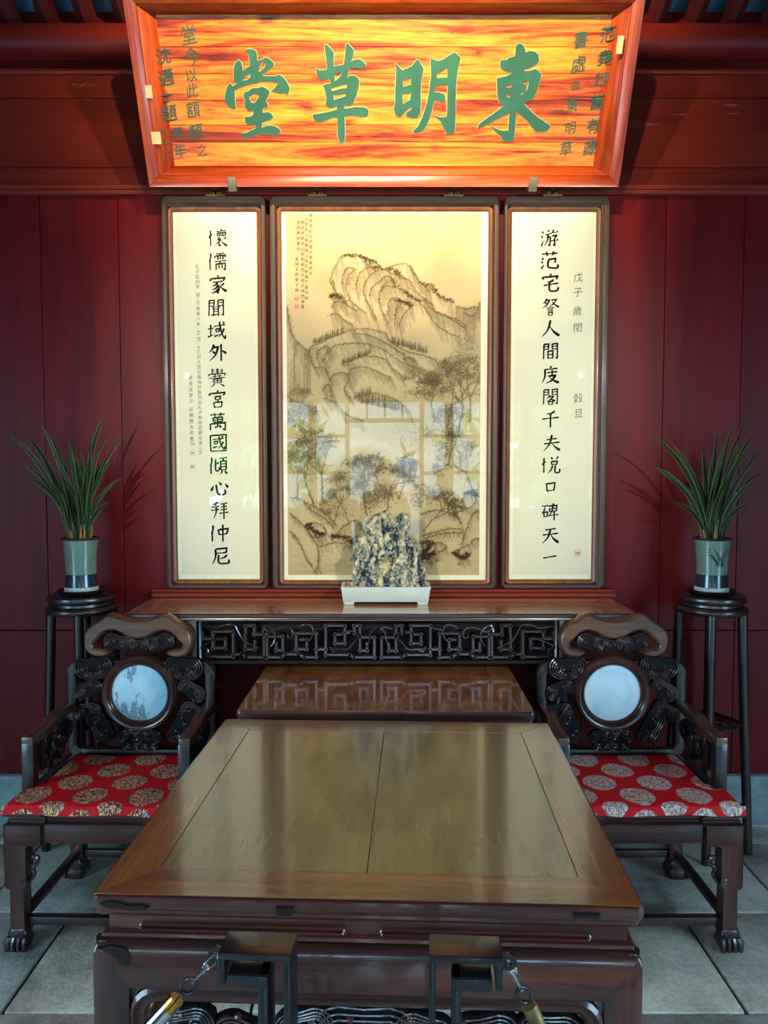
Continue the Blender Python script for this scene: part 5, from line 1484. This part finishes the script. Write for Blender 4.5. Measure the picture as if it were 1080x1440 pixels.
def pot(label, loc, motif):
    o = thing('flower_pot', label, 'plant pot', (loc[0], loc[1], 1.148))
    MB().lathe([(0.001, 0.0), (0.085, 0.0), (0.098, 0.006), (0.104, 0.018), (0.100, 0.022), (0.09, 0.014), (0.001, 0.012)], 32).build('saucer', 'blackmetal', o)
    z0 = 0.0145
    MB().lathe([(0.060, z0), (0.072, z0 + 0.001), (0.073, z0 + 0.012), (0.068, z0 + 0.02)], 32).build('foot_ring', 'pot_drip', o)
    MB().lathe([(0.066, z0 + 0.018), (0.069, z0 + 0.02), (0.066, z0 + 0.05), (0.065, z0 + 0.075), (0.06, z0 + 0.075)], 32).build('lower_band', 'pot_dark', o)
    MB().lathe([(0.063, z0 + 0.076), (0.0655, z0 + 0.076), (0.066, z0 + 0.12), (0.070, z0 + 0.18), (0.076, z0 + 0.228), (0.070, z0 + 0.228)], 32).build('glazed_body', 'celadon', o)
    MB().lathe([(0.072, z0 + 0.226), (0.081, z0 + 0.228), (0.084, z0 + 0.233), (0.080, z0 + 0.238), (0.072, z0 + 0.236), (0.070, z0 + 0.225)], 32).build('rim', 'pot_rim', o)
    MB().lathe([(0.001, z0 + 0.228), (0.04, z0 + 0.232), (0.073, z0 + 0.224), (0.072, z0 + 0.215), (0.001, z0 + 0.215)], 24).build('soil', 'soil', o)
    m = MB()
    def on(a, z, ex=0.0006):
        rr = 0.0655 + max(0, (z - z0 - 0.10)) * 0.075 + ex
        return Vector((rr * math.sin(a), -rr * math.cos(a), z))
    if motif:
        rq = random.Random(4)
        for k in range(11):
            a0 = 0.08 + rq.uniform(-0.25, 0.25); z = z0 + 0.115
            a1 = a0 + rq.uniform(-0.5, 0.5); z1 = z + rq.uniform(0.03, 0.085)
            m.tube([on(a0 + (a1 - a0) * t * t, z + (z1 - z) * t) for t in np.linspace(0, 1, 6)], 0.0011, 4)
        for k in range(3): m.box(*[c for c in (0, 0, 0, 0, 0, 0)]) if False else m.tube([on(-0.62, z0 + 0.19 - k * 0.012), on(-0.52, z0 + 0.188 - k * 0.012)], 0.0016, 4)
        for k in range(3): m.tube([on(1.05, z0 + 0.215 - k * 0.012), on(1.12, z0 + 0.205 - k * 0.012)], 0.0016, 4)
    else:
        for cx in (-0.42, -0.24):
            for k in range(7): m.tube([on(cx - 0.05, z0 + 0.19 - k * 0.012), on(cx + 0.05, z0 + 0.186 - k * 0.012 + 0.004 * (k % 2))], 0.0011, 4)
    m.build('brushwork', 'pot_ink', o)
    return o


pot('celadon pot with two columns of brush writing on the left plant stand', SL_, 0)
pot('celadon pot with a brush-drawn orchid on the right plant stand', SR_, 1)


def blade(par, base, tip, wdt, bow, tw):
    b, t = Vector(base), Vector(tip); d = t - b; L = d.length
    c1 = b + Vector((d.x * 0.22, d.y * 0.22, d.z * 0.5 + bow * L)); 
    N = 10; me_v = []; fs = []; uvs = []
    prev = None
    for k in range(N + 1):
        s = k / N
        p = b * (1 - s) ** 2 + c1 * 2 * s * (1 - s) + t * s * s
        tg = ((c1 - b) * (1 - s) + (t - c1) * s).normalized()
        side = tg.cross(Vector((math.cos(tw), math.sin(tw), 0.15))).normalized()
        nn = side.cross(tg).normalized()
        w_ = wdt * (0.35 + 0.65 * math.sin(math.pi * min(1, s * 0.9 + 0.18)) ** 0.7) * (1 if s < 0.8 else (1 - (s - 0.8) / 0.2) ** 0.7 + 0.02)
        me_v += [p - side * w_ + nn * w_ * 0.35, p, p + side * w_ + nn * w_ * 0.35]; uvs += [(0, s), (0.5, s), (1, s)]
    for k in range(N):
        for j in range(2):
            a = k * 3 + j; fs.append((a, a + 1, a + 4, a + 3))
    me = bpy.data.meshes.new('leaf'); me.from_pydata([tuple(v) for v in me_v], [], fs)
    uv = me.uv_layers.new(name='UVMap')
    for lp in me.loops: uv.data[lp.index].uv = uvs[lp.vertex_index]
    me.polygons.foreach_set('use_smooth', [True] * len(me.polygons)); me.materials.append(M['leaf'])
    o = bpy.data.objects.new('leaf', me); COL.objects.link(o); o.parent = par
    return o


def plant(label, loc, tips, seed):
    z = 1.148 + 0.245; o = thing('potted_plant', label, 'plant', (loc[0], loc[1], z - 0.003)); L0 = Vector((loc[0], loc[1], z - 0.003)); rq = random.Random(seed)
    for px, py in tips:
        yy = loc[1] + rq.uniform(-0.16, 0.12)
        T_ = at(px, py, yy) - L0; a = rq.uniform(0, 6.28); r_ = rq.uniform(0.005, 0.04)
        B_ = Vector((T_.x * 0.1 + r_ * math.cos(a), r_ * math.sin(a), -0.004))
        B_.x = max(-0.05, min(0.05, B_.x))
        hor = abs(T_.x) / max(0.05, T_.z)
        blade(o, B_, T_, rq.uniform(0.0075, 0.012), 0.10 + 0.16 * min(1.5, hor), rq.uniform(0.9, 2.3))
        if rq.random() < 0.85:      # a shorter companion blade
            k = rq.uniform(0.45, 0.8); T2 = Vector((T_.x * k + rq.uniform(-0.06, 0.06), T_.y + rq.uniform(-0.06, 0.04), T_.z * rq.uniform(0.5, 0.86)))
            blade(o, B_ + Vector((rq.uniform(-0.01, 0.01), 0.006, 0)), T2, rq.uniform(0.007, 0.0105), 0.12 + 0.1 * hor, rq.uniform(0.9, 2.3))
    for k in range(9):
        a = rq.uniform(0, 6.28); x, y = 0.04 * math.cos(a), 0.03 * math.sin(a)
        MB().tube([(x, y, -0.004), (x * 1.25, y * 1.25, 0.035), (x * 1.5 + rq.uniform(-0.01, 0.01), y * 1.4, rq.uniform(0.06, 0.085))], lambda t: 0.008 * (1 - t) + 0.001, 5).build('leaf_sheath', 'sheath', o)
    return o


z2 = lambda L, ox: [(ox + a / 2.668, 560 + b / 2.667) for a, b in L]
plant('strap-leaved green plant in the pot with brush writing, left side', SL_, z2([(0,115),(62,235),(80,125),(97,300),(145,85),(185,115),(270,125),(345,90),(403,32),(434,90),(495,115),(432,212),(465,295),(190,200),(250,130),(300,170),(330,230),(150,260),(375,180),(220,300)], 0), 3)
plant('strap-leaved green plant in the pot with the drawn orchid, right side', SR_, z2([(135,130),(208,150),(140,250),(340,175),(400,85),(450,100),(533,38),(526,170),(590,172),(562,278),(545,300),(418,300),(470,60),(250,330),(195,290),(430,150),(380,200),(300,260),(480,220),(560,100)], 860), 8)

# ================================================================== SCHOLAR'S ROCK
tr = thing('stone_tray', 'low rectangular white stone tray on the altar table', 'tray', (0.008, 3.455, 1.10))
hw, hd, H = 0.200, 0.085, 0.080
def rr_at(hw_, hd_, z, r=0.006, n=3): return [(x, y, z) for x, y in rrect(hw_, hd_, r, n)]
m = MB()
m.loft([rr_at(hw - 0.012, hd - 0.012, 0.012), rr_at(hw - 0.010, hd - 0.010, 0.014), rr_at(hw - 0.003, hd - 0.003, H - 0.012), rr_at(hw - 0.003, hd - 0.003, H - 0.010), rr_at(hw, hd, H - 0.009), rr_at(hw, hd, H), rr_at(hw - 0.014, hd - 0.014, H), rr_at(hw - 0.014, hd - 0.014, H - 0.012)], True, True)
m.build('basin', 'tray', tr, sharp=40)
for sx in (-1, 1):
    for sy in (-1, 1):
        cx, cy = sx * (hw - 0.036), sy * (hd - 0.025)
        MB().loft([rr_at(0.022, 0.012, 0.0), rr_at(0.026, 0.014, 0.0125)]).build('foot', 'tray', tr).location = (cx, cy, 0)
m = MB(); NX = 24
vv = [(-hw + 0.016 + (2 * hw - 0.032) * i / NX, -hd + 0.016 + (2 * hd - 0.032) * j / 8, H - 0.006 + 0.004 * noise.noise(Vector((i * 0.6, j * 0.6, 0)))) for j in range(9) for i in range(NX + 1)]
m.add(vv, [(j * (NX + 1) + i, j * (NX + 1) + i + 1, (j + 1) * (NX + 1) + i + 1, (j + 1) * (NX + 1) + i) for j in range(8) for i in range(NX)])
m.build('sand_bed', 'sand', tr)
rk = MB(); rq = random.Random(21)
cols = [(-0.035, 0.335, 0.042), (0.0, 0.345, 0.034), (-0.07, 0.315, 0.036), (0.045, 0.335, 0.036), (0.075, 0.32, 0.026), (0.03, 0.30, 0.03), (-0.10, 0.24, 0.034), (-0.125, 0.20, 0.032), (-0.14, 0.15, 0.028), (-0.06, 0.20, 0.04), (0.07, 0.23, 0.034), (0.10, 0.21, 0.028), (0.0, 0.17, 0.042),
        (0.11, 0.13, 0.026), (0.135, 0.09, 0.022), (0.155, 0.06, 0.016), (-0.03, 0.12, 0.04), (0.05, 0.13, 0.038), (-0.10, 0.10, 0.034), (0.02, 0.24, 0.03), (-0.02, 0.27, 0.03)]
for i, (x, h, r_) in enumerate(cols):
    y = rq.uniform(-0.02, 0.03) + (0.01 if h > 0.25 else -0.012); nz, na = 44, 30; loops = []
    for k in range(nz):
        t = k / (nz - 1); z = h * (1 - (1 - t) ** 1.0) 
        rad = r_ * (1.15 - 0.25 * t) * (math.sqrt(max(0.0, 1 - max(0, (t - 0.86) / 0.14) ** 2)) if t > 0.86 else 1) + 0.0008
        lean = 0.012 * math.sin(i * 1.7 + t * 3); L = []
        for q in range(na):
            a = 2 * math.pi * q / na; p = Vector((x + lean + rad * math.cos(a), y + rad * 0.85 * math.sin(a), z))
            s = 0.45 * r_ * noise.noise(Vector((p.x * 34, p.y * 34 + i, p.z * 17))) + 0.38 * r_ * noise.noise(Vector((p.x * 90, p.y * 90, p.z * 60 + i))) + 0.22 * r_ * noise.noise(Vector((p.x * 210, p.y * 210, p.z * 170)))
            hole = noise.noise(Vector((p.x * 22, p.y * 22 + 40, p.z * 15 + 7)))
            s -= 1.0 * r_ * max(0, hole - 0.12) * 2.6
            s *= min(1, rad / (r_ * 0.5))
            L.append((p.x + s * math.cos(a), p.y + s * math.sin(a), z + 0.004 * noise.noise(p * 60)))
        loops.append(L)
    rk.loft(loops)
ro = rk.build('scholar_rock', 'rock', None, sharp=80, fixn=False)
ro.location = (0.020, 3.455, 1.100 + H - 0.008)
tag(ro, 'craggy cream and slate blue scholar rock standing in the white tray', 'rock')

# ================================================================== QUEUE BARRIER POSTS
def post(label, cx, zt, sx, cy):
    """sheet-metal barrier post: an outer bracket hooked over an inner channel post; sx=+1 long outer side on the right"""
    o = thing('barrier_post', label, 'barrier post', (cx, cy, 0), (0, 0, R(-4)))
    W, D, t = 0.114, 0.060, 0.011; h = W / 2
    m = MB(); m.box(-h, h, -D / 2, D / 2, zt - t, zt); m.build('cap_plate', 'blackmetal', o, bevel=0.0025)
    lo = [(-h, -h + t), (h - t, h)]; 
    long_, short = (lo[1], lo[0]) if sx > 0 else (lo[0], lo[1])
    MB().box(*long_, -D / 2, D / 2, 0.012, zt - t * 0.9).build('upright', 'blackmetal', o, bevel=0.002)
    MB().box(*short, -D / 2, D / 2, zt - 0.052, zt - t * 0.9).build('short_flange', 'blackmetal', o, bevel=0.002)
    # inner channel
    iw = 0.062; x0 = (-h + t + 0.006) if sx > 0 else (h - t - 0.006 - iw); x1 = x0 + iw; zi = zt - 0.030
    MB().box(x0, x1, -D / 2 - 0.004, D / 2 - 0.010, zi - 0.004, zi).build('inner_plate', 'blackmetal', o, bevel=0.001)
    MB().box(x0, x1, -D / 2 - 0.008, -D / 2 - 0.003, zi - 0.018, zi + 0.001).build('front_lip', 'blackmetal', o, bevel=0.001)
    a, b = (x1 - 0.016, x1) if sx > 0 else (x0, x0 + 0.016)
    MB().box(a, b, -D / 2 - 0.004, D / 2 - 0.010, 0.012, zi).build('inner_upright', 'blackmetal', o, bevel=0.002)
    MB().lathe([(0.001, 0.0), (0.15, 0.0), (0.155, 0.006), (0.15, 0.012), (0.001, 0.014)], 32).build('base_plate', 'blackmetal', o)
    # eye plate on the short side
    ex = -sx * (h + 0.010); m = MB(); T = lambda x, z, d: Vector((x, d, z)); zc = zt - 0.022
    outer = [(ex + 0.014 * math.cos(k * math.pi / 8), zc + 0.014 * math.sin(k * math.pi / 8)) for k in range(16)]
    hole = [(ex + 0.006 * math.cos(k * math.pi / 6), zc + 0.006 * math.sin(k * math.pi / 6)) for k in range(12)]
    m.prism(outer, T, -0.003, 0.003, [hole]); m.box(min(-sx * h, ex), max(-sx * h, ex), -0.0028, 0.0028, zc - 0.012, zc - 0.0075).box(min(-sx * h, ex), max(-sx * h, ex), -0.0028, 0.0028, zc + 0.0075, zc + 0.012)
    m.build('eye_plate', 'blackmetal', o)
    return Vector((cx + ex, cy, zc))


e1 = post('left black metal barrier post in front of the big table', -0.198, 0.955, 1, 1.172)
e2 = post('right black metal barrier post in front of the big table', 0.128, 0.950, -1, 1.172)


def hook(par, P, d, end=True):
    d = Vector(d).normalized(); s = d.cross(Vector((0, 1, 0))).normalized()
    ring = [P + d * 0.012 + d * (0.016 * math.cos(a)) + s * (0.006 * math.sin(a)) for a in np.linspace(0, 2 * math.pi, 13)[:-1]]
    m = MB(); m.tube(ring, 0.0018, 6, True); m.tube([P + d * 0.020, P + d * 0.034], 0.0042, 8); m.tube([P + d * 0.034, P + d * 0.055], 0.0028, 8)
    m.build('snap_hook', 'chrome', par)
    c = P + d * 0.062
    ring = [c + d * (0.013 * math.cos(a)) + s * (0.011 * math.sin(a)) for a in np.linspace(0, 2 * math.pi, 17)[:-1]]
    MB().tube(ring, 0.0032, 7, True).build('link_ring', 'blackmetal', par)


L1 = thing('barrier_rope', 'chrome and brass capped barrier rope hooked to the left post', 'barrier rope', (0, 0, 0))
d1 = Vector((-0.68, -0.10, -0.72)).normalized()
hook(L1, e1, d1)
q0 = e1 + d1 * 0.078
MB().tube([q0, q0 + d1 * 0.012], 0.0016, 6).build('swivel', 'chrome', L1)
MB().tube([q0 + d1 * 0.010, q0 + d1 * 0.014, q0 + d1 * 0.03], lambda t: 0.0125 + 0.001 * t, 20).build('end_cap', 'brass', L1)
MB().tube([q0 + d1 * 0.028, q0 + d1 * 0.13], 0.0135, 20).build('end_sleeve', 'chrome', L1)
sag = [q0 + d1 * 0.128, q0 + d1 * 0.3 + Vector((-0.05, 0, 0.01)), q0 + d1 * 0.46 + Vector((-0.25, 0.0, 0.12)), Vector((-1.35, 1.08, 0.72)), Vector((-1.75, 1.1, 0.93))]
MB().tube(smooth(sag, 8), 0.014, 12).build('rope_cover', 'cloth_b', L1)
L2 = thing('barrier_rope', 'short barrier rope with a chrome snap hook on the right post', 'barrier rope', (0, 0, 0))
d2 = Vector((0.42, -0.05, -0.9)).normalized()
hook(L2, e2, d2)
q0 = e2 + d2 * 0.080
MB().tube([q0, q0 + d2 * 0.006, q0 + d2 * 0.12], 0.0125, 16).build('end_sleeve', 'bronze', L2)
sag = [q0 + d2 * 0.118, q0 + d2 * 0.28 + Vector((0.05, 0, 0.01)), q0 + d2 * 0.42 + Vector((0.25, 0.0, 0.12)), Vector((1.2, 1.08, 0.72)), Vector((1.7, 1.1, 0.93))]
MB().tube(smooth(sag, 8), 0.014, 12).build('rope_cover', 'cloth_b', L2)


# ================================================================== VISITORS behind the viewpoint (they show as dark shapes mirrored in the painting's glass)
def person(label, x, y, h, mt, face, raised):
    o = thing('person', label, 'person', (x, y, 0), (0, 0, face))
    k = h / 1.72
    V = [(0, 0, .95), (0, 0, 1.12), (0, .01, 1.32), (0, .01, 1.46), (0, .02, 1.53)]
    Rr = [(.15, .11), (.135, .10), (.165, .10), (.07, .065), (.052, .052)]
    E = [(0, 1), (1, 2), (2, 3), (3, 4)]
    def add(p, r_, par): V.append(p); Rr.append(r_); E.append((par, len(V) - 1)); return len(V) - 1
    for s in (-1, 1):
        a = add((s * .09, 0, .88), (.095, .095), 0); a = add((s * .10, .01, .5), (.062, .062), a); a = add((s * .10, -.02, .10), (.042, .042), a); a = add((s * .10, -.02, .045), (.045, .04), a); a = add((s * .105, .12, .03), (.04, .028), a)
        a = add((s * .17, .01, 1.40), (.062, .06), 2)
        if raised: pts = ((s * .23, .07, 1.18), (s * .13, .27, 1.38), (s * .08, .31, 1.46))
        else: pts = ((s * .22, -.01, 1.14), (s * .24, .05, .90), (s * .24, .07, .80))
        for q, r_ in zip(pts, (.046, .034, .03)): a = add(q, (r_, r_), a)
    me = bpy.data.meshes.new('body'); me.from_pydata([tuple(c * k for c in v) for v in V], E, []); b = bpy.data.objects.new('clothed_body', me); COL.objects.link(b); b.parent = o
    md = b.modifiers.new('skin', 'SKIN'); sv = me.skin_vertices[0].data
    for i, r_ in enumerate(Rr): sv[i].radius = (r_[0] * k, r_[1] * k)
    sv[0].use_root = True
    b.modifiers.new('sub', 'SUBSURF').levels = 2; b.modifiers['sub'].render_levels = 2; me.materials.append(M[mt])
    m = MB(); prof = [(0.001, -0.115), (0.04, -0.11), (0.062, -0.085), (0.073, -0.04), (0.078, 0.0), (0.08, 0.04), (0.07, 0.085), (0.045, 0.112), (0.001, 0.12)]
    m.lathe(prof, 20)
    m.tube([(0, 0.078, 0.02), (0, 0.10, -0.02), (0, 0.08, -0.03)], 0.012, 6)
    for s in (-1, 1): m.tube([(s * .078, 0, .02), (s * .092, -.005, .0), (s * .078, 0, -.03)], .01, 6)
    hd_ = m.build('head', 'skin', o); hd_.location = (0, 0.02 * k, 1.62 * k); hd_.scale = (k, 1.12 * k, k)
    m = MB(); m.lathe([(0.078, -0.03), (0.088, 0.02), (0.088, 0.06), (0.075, 0.10), (0.045, 0.128), (0.001, 0.135)], 20); hr = m.build('hair', 'ink', o); hr.location = (0, 0.005, 1.62 * k); hr.scale = (k, 1.12 * k, k)
    for s in (-1, 1):
        m = MB(); c = Vector((s * .08, .31, 1.46)) if raised else Vector((s * .24, .07, .80)); dd = Vector((-s * .3, .3, .9)) if raised else Vector((0, .1, -1)); dd.normalize()
        sd = dd.cross(Vector((0, 1, 0))).normalized() if not raised else dd.cross(Vector((0, 1, 0.2))).normalized()
        m.tube([c, c + dd * .04, c + dd * .085], lambda t: .026 - .002 * t, 8, flat=.5)
        for q, L_ in enumerate((.06, .072, .076, .068)):
            st = c + dd * .08 + sd * (q - 1.5) * .017; m.tube([st, st + dd * L_ * .5 + Vector((0, .01, 0)), st + dd * L_ * .8 + Vector((0, .03, 0))], .0085, 6)
        st = c + dd * .02 + sd * (-.022); m.tube([st, st - sd * .03 + dd * .025, st - sd * .035 + dd * .055], .010, 6)
        h_ = m.build('hand', 'skin', o); h_.scale = (k, k, k)
    return o


person('person in a dark jacket with both arms raised, mirrored in the painting glass', 0.0, -0.42, 1.76, 'cloth_a', 0, True)
person('person in brown standing left, mirrored in the painting glass', -0.47, -0.75, 1.66, 'cloth_b', R(8), False)
person('person in a dark coat standing right, mirrored in the painting glass', 0.62, -0.62, 1.68, 'cloth_a', R(-10), False)

# phrases shared by things of one kind
GROUPS = {'armchair': 'carved armchairs beside the big table', 'seat_cushion': 'red brocade seat cushions', 'square_table': 'square tables in the middle', 'calligraphy_scroll': 'framed calligraphy panels',
          'plant_stand': 'round plant stands against the wall', 'flower_pot': 'celadon flower pots', 'potted_plant': 'strap-leaved potted plants', 'barrier_post': 'black barrier posts', 'barrier_rope': 'barrier ropes',
          'person': 'visitors mirrored in the glass', 'courtyard_tree': 'courtyard trees mirrored in the glass'}
for o_ in list(sc.objects):
    if o_.parent is None and o_.get('category') and o_.name.split('.')[0] in GROUPS: o_['group'] = GROUPS[o_.name.split('.')[0]]
